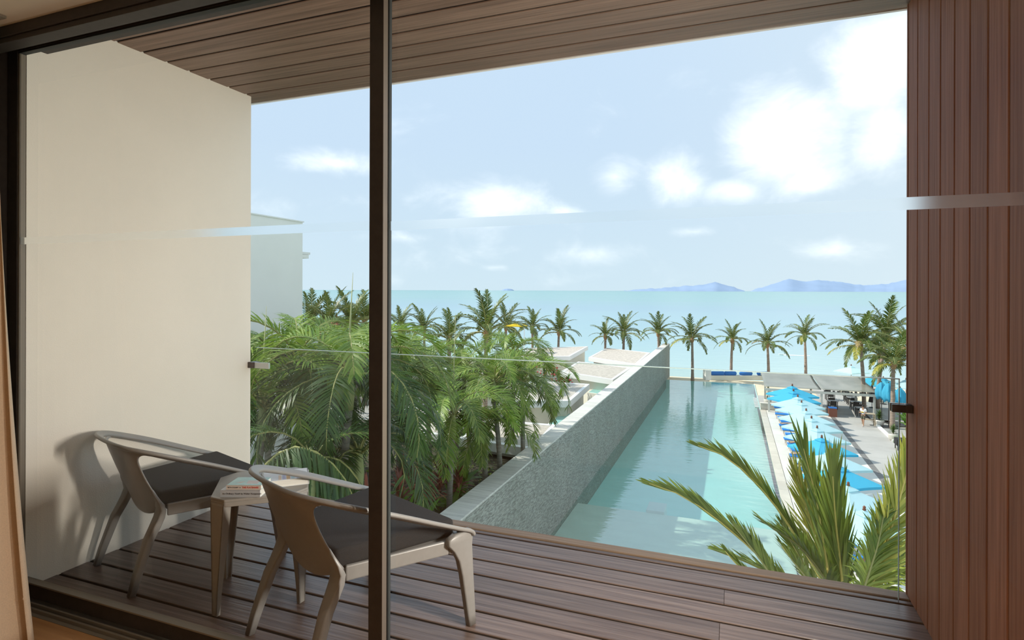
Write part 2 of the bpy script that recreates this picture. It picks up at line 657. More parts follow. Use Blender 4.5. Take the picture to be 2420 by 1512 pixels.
MB().box(-3.36, -3.178, 1.57, 1.76, ZF, 2.54).build('jamb', M['alu'], tj, bevel=.003)

def film(x0, x1, y):          # the manifestation strip: a film stuck on the pane
    f = MB()
    f.v = [(x0, y, 1.607), (x1, y, 1.607), (x1, y, 1.639), (x0, y, 1.639)]
    f.f = [(0, 1, 2, 3)]
    return f


# --- fixed left panel
d1 = struct('door_1', 'left sliding glass panel in a dark bronze frame, pulled across the chairs')
MB().box(-3.175, -3.105, 1.68, 1.712, -.012, 2.532).build('stile', M['alu'], d1, bevel=.002)
MB().box(-3.104, -3.094, 1.684, 1.71, .056, 2.50).build('glazing_bead', M['track'], d1)
MB().box(-1.169, -1.1146, 1.68, 1.7085, -.012, 2.532).build('stile', M['alu'], d1, bevel=.0015)
MB().box(-1.1146, -1.1136, 1.6815, 1.7075, -.012, 2.532).build('stile_lit_edge', M['alu_lit'], d1)  # thin strip holding the painted side light
MB().box(-3.104, -1.170, 1.68, 1.71, 2.503, 2.532).build('top_rail', M['alu'], d1, bevel=.0015)
MB().box(-3.104, -1.170, 1.682, 1.708, 2.494, 2.5025).build('glazing_bead', M['rubber'], d1)
MB().box(-3.104, -1.170, 1.68, 1.71, -.012, .050).build('bottom_rail', M['alu'], d1, bevel=.0015)
MB().box(-3.104, -1.170, 1.676, 1.712, .0505, .0575).build('glazing_bead', M['track'], d1, bevel=.001)
g = MB().box(-3.10, -1.166, GY, GY + .008, .05, 2.50).build('glass_pane', M['glass'], d1)
film(-3.094, -1.170, GY - .0008).build('frosted_stripe', M['frost'], g)

# --- right panel in the outer track
d2 = struct('door_2', 'right sliding glass panel standing behind the post')
MB().box(-1.168, -1.119, 1.7135, 1.742, -.012, 2.532).build('stile', M['alu'], d2, bevel=.0015)
MB().box(-1.119, -1.1155, 1.716, 1.735, -.012, 2.53).build('brush_seal', M['rubber'], d2)
MB().box(.70, .76, 1.7135, 1.742, -.012, 2.532).build('stile', M['alu'], d2, bevel=.0015)
MB().box(-1.118, .70, 1.7135, 1.742, 2.503, 2.532).build('top_rail', M['alu'], d2, bevel=.0015)
MB().box(-1.118, .70, 1.7135, 1.742, -.012, .050).build('bottom_rail', M['alu'], d2, bevel=.0015)
g = MB().box(-1.118, .70, 1.724, 1.732, .05, 2.503).build('glass_pane', M['glass'], d2)
film(-1.117, .70, 1.7232).build('frosted_stripe', M['frost'], g)

# --- curtain gathered at the left jamb
cu = thing('curtain', 'beige linen curtain gathered in folds beside the sliding door', 'curtain', (0, 0, 0))
m = MB()
nu, nz = 90, 40
zt, zb = 2.503, -.02
for j in range(nz + 1):
    t = j / nz
    z = zt + (zb - zt) * t
    xr = -2.835 + .075 * t + .15 * t * t
    xl = -3.33
    for i in range(nu + 1):
        s = i / nu
        ph = s * 6.3 * 2 * PI + .7 * math.sin(2.2 * t)
        amp = .028 + .03 * t
        y = 1.435 + amp * math.sin(ph) - .02 * t + .012 * math.sin(3 * ph + 2 * t) * t
        x = xl + (xr - xl) * s + .008 * math.sin(2 * ph + 3 * t)
        m.v.append((x, y, z))
for j in range(nz):
    for i in range(nu):
        a = j * (nu + 1) + i
        m.f.append((a, a + 1, a + nu + 2, a + nu + 1))
o = m.build('curtain_cloth', M['curtain'], cu, smooth=True)
sd = o.modifiers.new('solidify', 'SOLIDIFY')
sd.thickness = .002
m = MB()
k = int(nz * .945) * (nu + 1)
ring = [Vector(o.data.vertices[k + i].co) + Vector((0, -.003, 0)) for i in range(nu + 1)]
for p in ring:
    m.v += [tuple(p + Vector((0, 0, .004))), tuple(p - Vector((0, 0, .004)))]
m.f = [(2 * i, 2 * i + 2, 2 * i + 3, 2 * i + 1) for i in range(nu)]
hm = m.build('hem_seam', M['curtain'], cu, smooth=True)
m = MB()
m.box(-3.34, -2.75, 1.42, 1.45, 2.495, 2.506)
m.build('curtain_track', M['track'], cu)

# --- frameless glass balustrade
gb = thing('glass_balustrade', 'frameless clear glass balustrade along the outer edge of the deck', 'railing', (0, 3.067, 0))
BZ = 1.006
for a, b in ((-3.04, .707),):
    p = MB().box(a, b, -.006, .006, .002, BZ - .004).build('glass_panel', M['rail_glass'], gb)
    MB().box(a, b, -.006, .006, BZ - .004, BZ).build('top_edge', M['glass_edge'], p)
    MB().box(b, b + .003, -.0058, .0058, .002, BZ).build('end_edge', M['glass_edge'], p)
cl = MB().box(.676, .757, -.028, -.0075, .856, .891).box(.728, .757, -.03, .03, .856, .891).build('wall_clamp', M['bracket'], gb, bevel=.002)
MB().box(.674, .74, .0075, .02, .855, .892).build('clamp_plate', M['steel'], cl, bevel=.001)
cl = MB().box(XL, XL + .05, -.03, .03, .865, .905).build('wall_clamp', M['bracket'], gb, bevel=.002)
MB().box(XL + .05, XL + .175, -.022, -.0075, .865, .905).build('clamp_plate', M['steel'], cl, bevel=.001)

# --- added casing around the unseen fill light on the cladding
wp = thing('fill_light_casing', 'slim upright opal casing of the added fill light on the cladding beside the door', 'lamp', (XR, 1.815, 1.10))
MB().box(-.02, -.001, -.045, .045, -.26, .26).build('back_plate', M['bracket'], wp, bevel=.003)
MB().box(-.052, -.021, -.036, .036, -.24, .24).build('opal_diffuser', mat('opal_glass', (.9, .88, .82), .4), wp, bevel=.006)
# ================================================================== BALCONY FURNITURE
def rrect(hx, hy, r=.006, n=3):
    out = []
    for cx, cy_, a0 in ((hx - r, hy - r, 0), (-hx + r, hy - r, 90), (-hx + r, -hy + r, 180), (hx - r, -hy + r, 270)):
        for k in range(n):
            a = R(a0 + 90 * k / (n - 1))
            out.append((cx + r * math.cos(a), cy_ + r * math.sin(a)))
    return out


def leg_loft(m, secs, r=.006):
    """secs: (centre, half x, half y) horizontal rounded sections"""
    rings = []
    for c, hx, hy in secs:
        rings.append([Vector((c[0] + x, c[1] + y, c[2])) for x, y in rrect(hx, hy, min(r, hx * .45, hy * .45))])
    m.loft(rings)
    return m


def catmull(P, n):
    P = [Vector(p) for p in P]
    Q = [P[0] * 2 - P[1]] + P + [P[-1] * 2 - P[-2]]
    out = []
    for i in range(1, len(Q) - 2):
        for k in range(n):
            t = k / n
            a, b, c, d = Q[i - 1], Q[i], Q[i + 1], Q[i + 2]
            out.append(.5 * ((2 * b) + (c - a) * t + (2 * a - 5 * b + 4 * c - d) * t * t + (3 * b - a - 3 * c + d) * t ** 3))
    out.append(P[-1])
    return out


def make_chair(label):
    """local frame: +Y is where the sitter looks, X to the right"""
    t = thing('armchair', label, 'chair', group='balcony armchairs')
    # one continuous rim: arm, back, arm
    half = [(.357, .309, .376), (.358, .292, .392), (.361, .23, .419), (.364, .10, .477), (.358, -.06, .549), (.338, -.20, .607), (.290, -.305, .648), (.18, -.370, .666), (.0, -.388, .670)]
    path = catmull(half + [(-x, y, z) for x, y, z in reversed(half[:-1])], 5)
    rings = []
    n = len(path)
    for i, p in enumerate(path):
        tg = (path[min(i + 1, n - 1)] - path[max(i - 1, 0)]).normalized()
        out_ = Vector((p.x, p.y + .02 if p.y < 0 else 0, 0))
        side = tg.cross(Vector((0, 0, 1))).normalized()
        if side.dot(Vector((p.x, p.y - .1, 0))) < 0:
            side = -side
        up = side.cross(tg)
        if up.z < 0:
            up = -up
        s = abs(i / (n - 1) - .5) * 2            # 0 at the back, 1 at the ends
        w = .021 + .006 * s * s
        h = .0088 - .001 * s
        roll = R(38) * (1 - s) ** .7
        a_ = side * math.cos(roll) + up * math.sin(roll)
        b_ = up * math.cos(roll) - side * math.sin(roll)
        rings.append([p + a_ * x + b_ * y for x, y in rrect(w, h, .0072, 4)])
    MB().loft(rings).build('armrest_rim', M['chair'], t, smooth=True)
    # back shell
    rows = [(.662, -.374, .285, 1.15), (.650, -.370, .252, .95), (.634, -.362, .222, .8), (.61, -.350, .204, .65), (.57, -.332, .198, .5), (.52, -.312, .202, .42), (.47, -.292, .212, .4), (.43, -.276, .226, .4), (.395, -.262, .245, .4), (.365, -.250, .252, .4), (.325, -.238, .235, .4)]
    m = MB()
    nu = 16
    for k, (z, fc, hw, cv) in enumerate(rows):
        for i in range(nu + 1):
            x = hw * (2 * i / nu - 1)
            zz = z
            if k == len(rows) - 1:
                zz = .292 + .075 * (abs(x) / hw) ** 2.2
            elif k == len(rows) - 2:
                zz = .345 + .035 * (abs(x) / hw) ** 2
            if k < 4:   # follow the rim as it comes round
                zz -= (.09 if k == 0 else .05) * max(0, abs(x) / .285 - .35) ** 2
            m.v.append((x, fc + cv * x * x, zz))
    for k in range(len(rows) - 1):
        for i in range(nu):
            a = k * (nu + 1) + i
            m.f.append((a, a + 1, a + nu + 2, a + nu + 1))
    b = m.build('backrest', M['chair'], t, smooth=True)
    sd = b.modifiers.new('solidify', 'SOLIDIFY')
    sd.thickness = .011
    sd.offset = 0
    ss = b.modifiers.new('subsurf', 'SUBSURF')
    ss.levels = ss.render_levels = 2
    for s in (-1, 1):
        m = MB()
        leg_loft(m, [((s * .196, -.264, .450), .018, .005), ((s * .206, -.254, .42), .027, .007), ((s * .213, -.240, .39), .034, .0085), ((s * .217, -.229, .355), .037, .012), ((s * .220, -.238, .32), .034, .016), ((s * .222, -.257, .28), .029, .018), ((s * .226, -.284, .23), .026, .018), ((s * .235, -.336, .08), .0215, .0165), ((s * .24, -.360, 0), .018, .0145)])
        m.build('leg', M['chair'], t, smooth=True, auto=True)
        m = MB()
        leg_loft(m, [((s * .356, .258, .399), .015, .045), ((s * .354, .246, .385), .0165, .064), ((s * .354, .246, .362), .0165, .066), ((s * .354, .259, .33), .0155, .050), ((s * .356, .272, .285), .0165, .038), ((s * .358, .281, .22), .0165, .031), ((s * .364, .298, .05), .0155, .0215), ((s * .366, .302, 0), .0145, .019)], r=.008)
        m.build('leg', M['chair'], t, smooth=True)
    # seat ring and pan
    m = MB()
    poly = [(-.225, -.205), (.225, -.205), (.338, .20), (.338, .275), (-.338, .275), (-.338, .20)]
    m.prism(poly, .345, .362)
    for a, b_ in zip(poly, poly[1:] + poly[:1]):
        a, b_ = Vector((*a, 0)), Vector((*b_, 0))
        if a.y < -.2 and b_.y < -.2:
            continue
        ht = .325 if a.y > .25 and b_.y > .25 else .318
        tn = (b_ - a).normalized()
        nn = Vector((tn.y, -tn.x, 0)) * .009
        q = [a - nn, a + nn, b_ + nn, b_ - nn]
        m.prism([(p.x, p.y) for p in q], ht, .375)
    m.build('seat_frame', M['chair'], t, bevel=.005)
    m = MB()
    cp = [(-.215, -.238), (.215, -.238), (.305, .265), (-.305, .265)]
    m.prism(cp, .364, .437)
    c = m.build('seat_cushion', M['cushion'], t, bevel=.018, seg=4)
    c['label'] = 'charcoal fabric seat cushion'
    c.data.polygons.foreach_set('use_smooth', [True] * len(c.data.polygons))
    return t


ch1 = make_chair('taupe resin armchair standing close against the white plaster wall')
ch1.location = (-2.675, 2.255, 0)
ch1.rotation_euler = (0, 0, -R(18))
ch2 = copy_tree(ch1, (-1.474, 2.058, 0), -R(22), 'taupe resin armchair standing behind the dark door post, nearer the open deck')
for c in ch2.children:
    if c.name.startswith('seat_cushion'):
        c['label'] = 'charcoal fabric seat cushion'

# --- low square table with truncated corners and folded legs
tb = thing('side_table', 'small taupe resin side table between the two armchairs, books on top', 'table', (-2.047, 2.105, 0), R(39.5))
HS = .20
tc_ = .063
top = []
for k in range(4):
    a = R(90 * k)
    for (x, y) in ((HS, -HS + tc_), (HS, HS - tc_)):
        top.append((x * math.cos(a) - y * math.sin(a), x * math.sin(a) + y * math.cos(a)))
m = MB()
m.prism(top, .486, .5)
o = m.build('table_top', M['table'], tb, bevel=.004)
m = MB()
ins = [(x * .93, y * .93) for x, y in top]
for a, b_ in zip(top, top[1:] + top[:1]):
    a, b_ = Vector((*a, 0)), Vector((*b_, 0))
    tn = (b_ - a).normalized()
    nn = Vector((-tn.y, tn.x, 0)) * .012
    m.prism([(p.x, p.y) for p in (a, b_, b_ + nn, a + nn)], .468, .488)
m.build('apron', M['table'], tb, bevel=.003)
for k in range(4):
    a = R(45 + 90 * k)
    d = Vector((math.cos(a), math.sin(a), 0))
    s = Vector((-d.y, d.x, 0))
    rad = HS * math.sqrt(2) - tc_ / math.sqrt(2)
    m = MB()
    prof = [(rad - .03, .497, .043), (rad - .012, .4945, .0435), (rad - .002, .486, .0435), (rad + .002, .47, .043), (rad + .004, .40, .038), (rad + .008, .25, .0285), (rad + .012, .08, .0185), (rad + .013, .0, .016)]
    # outer skin with returns on both sides (a folded channel)
    for sgn in (0, -1, 1):
        rings = []
        for (q, z, w) in prof:
            if sgn == 0:
                p = [d * q + s * w, d * q - s * w, d * (q - .006) - s * w, d * (q - .006) + s * w]
            else:
                dep = min(.038, w * 1.1) if z < .48 else .01
                p = [d * q + s * sgn * w, d * (q - dep) + s * sgn * w * .96, d * (q - dep) + s * sgn * (w - .006), d * q + s * sgn * (w - .006)]
            rings.append([v + Vector((0, 0, z)) for v in p])
        m.loft(rings)
    m.build('leg', M['table'], tb, smooth=False)

# --- books
M['paper'] = mat('page_block', (.80, .78, .72), .9, var=.08, scale=300, stretch=(.02, .02, 1))
M['mint'] = mat('mint_cover', (.45, .68, .66), .45, var=.12, scale=14)
M['spine_pink'] = mat('pale_spine', (.62, .55, .50), .5)
M['white_cover'] = mat('white_cover', (.74, .76, .78), .4)
M['grey_spine'] = mat('grey_spine', (.42, .44, .47), .45)
M['red_ink'] = mat('red_ink', (.55, .06, .04), .6)
M['black_ink'] = mat('black_ink', (.03, .03, .03), .6)
for nm, c in (('lilac', (.50, .50, .68)), ('amber', (.72, .42, .16)), ('aqua', (.52, .70, .72)), ('rose', (.78, .52, .50)), ('peach', (.80, .60, .44))):
    M[nm] = mat(nm + '_print', c, .5)


def book(name, label, loc, rz, w, d, h, cover, spine):
    """spine along local -Y face; w along X, d along Y"""
    b = thing(name, label, 'book', loc, rz, 'books on the side table')
    c = .0018
    MB().box(-w / 2 + .002, w / 2 - .002, -d / 2 + .003, d / 2 - .002, c, h - c).build('pages', M['paper'], b)
    cv = MB().box(-w / 2, w / 2, -d / 2, d / 2, h - c, h).box(-w / 2, w / 2, -d / 2, d / 2, 0, c).build('cover', cover, b)
    sp = MB().box(-w / 2, w / 2, -d / 2 - .001, -d / 2 + .002, 0, h).build('spine', spine, b)
    return b, cv, sp


def letters(txt, mat_, parent, loc, rot, size, align='LEFT', bold=0.0, ital=0.0):
    cu_ = bpy.data.curves.new('lettering', 'FONT')
    cu_.body = txt
    cu_.size = size
    cu_.align_x = align
    cu_.align_y = 'CENTER'
    cu_.offset = bold
    cu_.shear = ital
    cu_.extrude = .0002
    o = bpy.data.objects.new('text_source', cu_)
    COL.objects.link(o)
    bpy.context.view_layer.update()
    me = bpy.data.meshes.new_from_object(o.evaluated_get(bpy.context.evaluated_depsgraph_get()))
    bpy.data.objects.remove(o)
    me.name = 'lettering'
    me.materials.clear()
    me.materials.append(mat_)
    return mobj('lettering', me, parent, loc, rot)


RZB = R(20.9)
c0 = Vector((-2.069, 1.883, 0))
ex, ey = Vector((math.cos(RZB), math.sin(RZB), 0)), Vector((-math.sin(RZB), math.cos(RZB), 0))
bw, bd, bh = .172, .118, .031
c = c0 + ex * bw / 2 + ey * bd / 2
b1, cv, sp = book('paperback_book', 'thick white paperback with a grey spine, bottom of the pile on the table', (c.x, c.y, .5004), RZB, bw, bd, bh, M['white_cover'], M['grey_spine'])
letters('An Ordinary Youth by Walter Kempowski', M['black_ink'], sp, (-bw / 2 + .008, -bd / 2 - .0012, bh * .5), (PI / 2, 0, 0), .0098, bold=.0001, ital=.25)
MB().box(.062, bw / 2 - .004, -bd / 2 - .0015, -bd / 2 - .001, bh * .5 - .0007, bh * .5 + .0007).build('printed_rule', M['black_ink'], sp)
bw2, bd2, bh2 = .150, .108, .0195
c2 = c0 + ex * (.024 + bw2 / 2) + ey * (.004 + bd2 / 2)
b2, cv, sp = book('paperback_book', 'mint green paperback with red spine title, lying on the thick white book', (c2.x, c2.y, .5004 + bh + .0004), RZB, bw2, bd2, bh2, M['mint'], M['spine_pink'])
letters("BETH O'LEARY", M['black_ink'], sp, (-bw2 / 2 + .006, -bd2 / 2 - .0012, bh2 * .5), (PI / 2, 0, 0), .0072, bold=.0001)
m = MB()
m.v = [(-.0165, -bd2 / 2 - .0014, bh2 * .5 - .0028), (-.0165, -bd2 / 2 - .0014, bh2 * .5 + .0028), (-.012, -bd2 / 2 - .0014, bh2 * .5)]
m.f = [(0, 2, 1)]
m.build('arrow_mark', M['black_ink'], sp)
letters('THE FLATSHARE', M['red_ink'], sp, (-.0065, -bd2 / 2 - .0012, bh2 * .5), (PI / 2, 0, 0), .0098, bold=.0003)
m = MB()
m.v = [(-.05, -.02, bh2 + .0003), (-.025, -.028, bh2 + .0003), (-.012, .0, bh2 + .0003), (-.03, -.008, bh2 + .0003)]
m.f = [(0, 1, 2, 3)]
m.build('cover_print', M['spine_pink'], cv)
MB().box(.0, .05, -.03, -.018, bh2, bh2 + .0004).box(-.005, .05, -.008, .004, bh2, bh2 + .0004).build('cover_print', M['rose'], cv)
b3, cv, sp = book('hardback_book', 'large white book with a pastel striped cover, on the table behind the nearer armchair', (-1.955, 2.148, .5004), R(133.5), .15, .20, .032, M['white_cover'], M['white_cover'])
xs = -.015
for k, (nm, w) in enumerate((('aqua', .016), ('rose', .012), ('lilac', .010), ('aqua', .014), ('amber', .016), ('lilac', .014), ('peach', .012))):
    y0 = -.095 + k * .019
    MB().box(-.07, .0, y0, y0 + w, .032, .0324).build('stripe_print', M[nm], cv)
# ================================================================== OUTDOORS: ground, sea, pool
GZ = -9.6            # pool terrace and water
GG = -6.6            # garden on the left, behind the stone wall
M['white_metal'] = mat('white_paint', (.85, .85, .83), .4)
M['sand'] = mat('pale_sand', (.80, .68, .50), .95, var=.08, scale=.8)
M['pale_stone'] = mat('pale_terrace_stone', (.78, .74, .67), .8, var=.06, scale=.5, rand=.05)
M['coping'] = mat('coping_stone', (.66, .60, .51), .8, var=.06, scale=1.2, rand=.06)
M['grey_pave'] = mat('grey_concrete_paving', (.50, .48, .45), .85, var=.07, scale=.45, rand=.05)
M['dark_strip'] = mat('drain_grating', (.22, .21, .20), .7, var=.2, scale=6)
M['pave_dark'] = mat('grey_slab', (.40, .39, .37), .85, var=.05, scale=.4, rand=.06)
M['lawn'] = mat('lawn', (.16, .30, .03), .95, var=.3, scale=3)
M['soil'] = mat('garden_soil', (.055, .05, .03), .95, var=.4, scale=1.5)
M['pool_tile'] = mat('turquoise_pool_tile', (.60, .97, .92), .5, var=.04, scale=.8)
M['pool_shelf'] = mat('pale_pool_shelf', (.93, .92, .84), .6, var=.04, scale=1.0)
M['pool_water'] = water_mat('pool_water', None, (.90, .99, .97), 2.2, .30, .04, stretch=(.45, 1.3, 1))
M['wall_cap'] = mat('wall_cap_stone', (.70, .68, .63), .8, var=.13, scale=7, stretch=(.15, 1.5, 1), rand=.06, bump=.3)
M['stone_wall'] = None

# split-face stone strips
m = bpy.data.materials.new('split_face_stone')
m.use_nodes = True
N, L = m.node_tree.nodes, m.node_tree.links
p = N['Principled BSDF']
p.inputs['Roughness'].default_value = .85
tc = N.new('ShaderNodeTexCoord')
mp = N.new('ShaderNodeMapping')
mp.inputs['Scale'].default_value = (1.2, 6, 30.0)
L.new(tc.outputs['Object'], mp.inputs[0])
vo = N.new('ShaderNodeTexVoronoi')
vo.feature = 'F1'
vo.distance = 'CHEBYCHEV'
vo.inputs['Scale'].default_value = 1.0
L.new(mp.outputs[0], vo.inputs['Vector'])
sp_ = N.new('ShaderNodeSeparateColor')
L.new(vo.outputs['Color'], sp_.inputs[0])
rp = N.new('ShaderNodeValToRGB')
rp.color_ramp.elements[0].color = (.235, .24, .215, 1)
rp.color_ramp.elements[1].color = (.50, .505, .455, 1)
rp.color_ramp.elements[1].position = .95
L.new(sp_.outputs[0], rp.inputs[0])
nz = N.new('ShaderNodeTexNoise')
nz.inputs['Scale'].default_value = .6
L.new(tc.outputs['Object'], nz.inputs['Vector'])
mxx = N.new('ShaderNodeMixRGB')
mxx.blend_type = 'MULTIPLY'
mxx.inputs[0].default_value = .5
L.new(rp.outputs[0], mxx.inputs[1])
r2 = N.new('ShaderNodeValToRGB')
r2.color_ramp.elements[0].position = .3
r2.color_ramp.elements[1].position = .7
r2.color_ramp.elements[0].color = (.75, .78, .74, 1)
L.new(nz.outputs[0], r2.inputs[0])
L.new(r2.outputs[0], mxx.inputs[2])
L.new(mxx.outputs[0], p.inputs['Base Color'])
bp = N.new('ShaderNodeBump')
bp.inputs['Strength'].default_value = .9
bp.inputs['Distance'].default_value = .04
L.new(sp_.outputs[0], bp.inputs['Height'])
L.new(bp.outputs[0], p.inputs['Normal'])
M['stone_wall'] = m

# sea: turquoise shallows deepening outward
m = bpy.data.materials.new('sea_water')
m.use_nodes = True
N, L = m.node_tree.nodes, m.node_tree.links
p = N['Principled BSDF']
p.inputs['Roughness'].default_value = .22
p.inputs['IOR'].default_value = 1.33
p.inputs['Specular IOR Level'].default_value = .35
tc = N.new('ShaderNodeTexCoord')
sx = N.new('ShaderNodeSeparateXYZ')
L.new(tc.outputs['Object'], sx.inputs[0])
mp = N.new('ShaderNodeMapping')
mp.inputs['Scale'].default_value = (.0035, .012, 1)
L.new(tc.outputs['Object'], mp.inputs[0])
nz = N.new('ShaderNodeTexNoise')
nz.inputs['Scale'].default_value = 1
nz.inputs['Detail'].default_value = 4
L.new(mp.outputs[0], nz.inputs['Vector'])
lg = N.new('ShaderNodeMath')
lg.operation = 'LOGARITHM'
lg.inputs[1].default_value = 10
L.new(sx.outputs[1], lg.inputs[0])
ad = N.new('ShaderNodeMath')
ad.operation = 'MULTIPLY_ADD'
ad.inputs[1].default_value = .35
L.new(nz.outputs[0], ad.inputs[0])
L.new(lg.outputs[0], ad.inputs[2])
mr_ = N.new('ShaderNodeMapRange')
mr_.inputs['From Min'].default_value = 1.95
mr_.inputs['From Max'].default_value = 4.2
L.new(ad.outputs[0], mr_.inputs[0])
rp = N.new('ShaderNodeValToRGB')
el_ = rp.color_ramp.elements
el_[0].position, el_[0].color = 0.0, (.50, .64, .58, 1)
el_[1].position, el_[1].color = 1.0, (.15, .36, .36, 1)
for q, c in ((.10, (.36, .53, .52, 1)), (.24, (.27, .45, .50, 1)), (.36, (.23, .39, .47, 1)), (.48, (.20, .40, .41, 1)), (.75, (.165, .39, .385, 1))):
    e_ = el_.new(q)
    e_.color = c
L.new(mr_.outputs[0], rp.inputs[0])
L.new(rp.outputs[0], p.inputs['Base Color'])
mp2 = N.new('ShaderNodeMapping')
mp2.inputs['Scale'].default_value = (.35, 1.0, 1)
L.new(tc.outputs['Object'], mp2.inputs[0])
n2 = N.new('ShaderNodeTexNoise')
n2.inputs['Scale'].default_value = .8
n2.inputs['Detail'].default_value = 3
L.new(mp2.outputs[0], n2.inputs['Vector'])
bp = N.new('ShaderNodeBump')
bp.inputs['Strength'].default_value = .35
bp.inputs['Distance'].default_value = .25
L.new(n2.outputs[0], bp.inputs['Height'])
L.new(bp.outputs[0], p.inputs['Normal'])
M['sea'] = m

sea = MB().prism([(-90000, 79), (90000, 79), (90000, 90000), (-90000, 90000)], -11.2, -10.4).build('sea', M['sea'])
tag(sea, 'calm turquoise sea out to the horizon', kind='structure')
beach = MB()
beach.v = [(-220, 76.2, -9.72), (220, 76.2, -9.72), (220, 84, -10.6), (-220, 84, -10.6), (220, 76.2, -12), (-220, 76.2, -12), (220, 84, -12), (-220, 84, -12)]
beach.f = [(0, 1, 2, 3), (0, 5, 4, 1), (2, 6, 7, 3), (0, 3, 7, 5), (1, 4, 6, 2)]
beach.box(2.44, 220, 62, 76.2, -11, -9.66)
tag(beach.build('beach', M['sand']), 'strip of pale sand at the water edge', kind='structure')

# land
gr_ = struct('ground', 'resort land around the pool')
MB().box(-220, -8.4, 3.4, 30, -11, GG).build('garden_soil', M['soil'], gr_)
MB().box(-220, -8.4, 30, 76.2, -11, -8.6).build('villa_terrace', M['pave_dark'], gr_)
MB().box(-8.4, 2.44, 3.4, 14, -11.2, GZ - .05).build('forecourt', M['pale_stone'], gr_)
MB().box(2.44, 220, 3.4, 62, -11, GZ - .05).build('base_slab', M['pave_dark'], gr_)
MB().box(-8.4, 2.44, 73.7, 76.2, -11.5, -9.75).build('pool_end_beach', M['sand'], gr_)

# paved terrace right of the pool: big slabs
tr_ = struct('floor.002', 'pale stone terrace beside the pool')
cache = {}


def slabs(parent, name, mat_, x0, x1, y0, y1, nx, ny, zt, gap=.012, th=.05):
    dx, dy = (x1 - x0) / nx, (y1 - y0) / ny
    me = chamfer_plank(dx - gap, dy - gap, th, .006).mesh(name, mat_)
    for i in range(nx):
        for j in range(ny):
            mobj(name, me, parent, (x0 + dx * (i + .5), y0 + dy * (j + .5), zt))


slabs(tr_, 'coping_stone', M['coping'], 2.43, 2.93, 12, 58, 1, 30, GZ + .06)
slabs(tr_, 'paving_slab', M['pale_stone'], 2.95, 8.05, 12, 58, 3, 24, GZ + .045, gap=.008)
slabs(tr_, 'paving_slab', M['grey_pave'], 8.42, 11.0, 12, 76, 1, 30, GZ + .03, gap=.006)
slabs(tr_, 'paving_slab', M['grey_pave'], 2.5, 8.4, 58.4, 66, 3, 4, GZ + .03, gap=.006)
slabs(tr_, 'paving_slab', M['pave_dark'], 11.2, 26, 49.6, 66, 6, 7, GZ + .05, gap=.008)
MB().box(8.06, 8.41, 12, 58.2, GZ - .04, GZ + .028).build('drain_channel', M['dark_strip'], tr_)
MB().box(10.98, 11.2, 49.3, 54.6, GZ - .04, GZ + .17).build('kerb', M['white_ext'], tr_, bevel=.01)
MB().box(11.2, 14.5, 49.3, 49.55, GZ - .04, GZ + .17).build('kerb', M['grey_pave'], tr_, bevel=.01)
MB().box(11.02, 26, 12, 49.3, GZ - .04, GZ + .02).build('lawn', M['lawn'], tr_)

# pool
po = struct('pool', 'long turquoise swimming pool running out to the beach')
MB().box(-7.6, 2.44, 29.75, 73.45, -11.3, -10.65).build('pool_floor', M['pool_tile'], po)
MB().box(-7.6, 2.44, 13.9, 29.75, -11.3, GZ - .24).build('shallow_shelf', M['pool_shelf'], po)
MB().box(-7.6, 2.44, 73.45, 73.7, -11.3, GZ - .015).build('pool_edge', M['pool_tile'], po)
MB().box(2.44, 2.5, 13.9, 73.6, -11.3, GZ + .012).build('pool_side', M['pool_tile'], po)
MB().box(-4.05, -3.15, 29.74, 31.0, -10.65, GZ - .10).build('pool_step', M['white_metal'], po, bevel=.02)
w = MB().box(-7.6, 2.44, 13.9, 73.6, GZ - .002, GZ).build('water', M['pool_water'], po)

# stone wall between pool and villas
sw = struct('wall_outside', 'long grey split-stone wall along the pool')
MB().box(-8.38, -7.62, 5, 78.0, -11.3, -5.56).build('wall_body', M['stone_wall'], sw)
cm = chamfer_plank(.80, .392, .07, .006).mesh('cap_stone', M['wall_cap'])
for k in range(182):
    mobj('cap_stone', cm, sw, (-8.0, 5.2 + .4 * k, -5.486))

# low walls at the end of the lounger terrace
lw = thing('low_wall', 'low beige rendered wall ending the sunbed terrace at the pool', 'wall', (2.5, 58.2, GZ + .03))
MB().box(0, 2.3, 0, .45, 0, .55).build('wall_body', M['coping'], lw, bevel=.015)
MB().box(-.04, 2.34, -.04, .49, .55, .60).build('cap', M['pale_stone'], lw, bevel=.01)
lw = thing('low_wall', 'low beige wall between the last parasols and the terrace restaurant', 'wall', (6.3, 57.6, GZ + .03))
MB().box(0, 1.5, 0, .40, 0, .60).build('wall_body', M['coping'], lw, bevel=.015)
MB().box(-.04, 1.54, -.04, .44, .60, .65).build('cap', M['pale_stone'], lw, bevel=.01)
M['terracotta'] = mat('dark_terracotta', (.22, .075, .045), .6, var=.1, scale=8)
M['blue_cover'] = mat('royal_blue_fabric', (.03, .20, .60), .8, var=.08, scale=30)
lw = thing('towel_bin', 'square brown box with a folded blue towel on its lid, beside the terrace restaurant', 'box', (8.25, 57.3, GZ + .03))
MB().box(-.33, .33, -.33, .33, 0, .72).build('box_body', M['terracotta'], lw, bevel=.02)
MB().box(-.31, .33, -.3, .3, .72, .80).build('blue_towel', M['blue_cover'], lw, bevel=.02)
# stepped plant shelf at the pool corner
for k in range(7):
    s = MB().box(2.05, 2.44, 59.2 + .75 * k, 59.55 + .75 * k, GZ - .06, GZ + .06).build('stepping_bar', M['white_metal'], po, bevel=.01)

# islands on the horizon
M['island'] = mat('haze_tinted_island', (.29, .39, .55), 1.0, var=.05, scale=.0012, spec=0)  # aerial haze mixed into the land's base colour


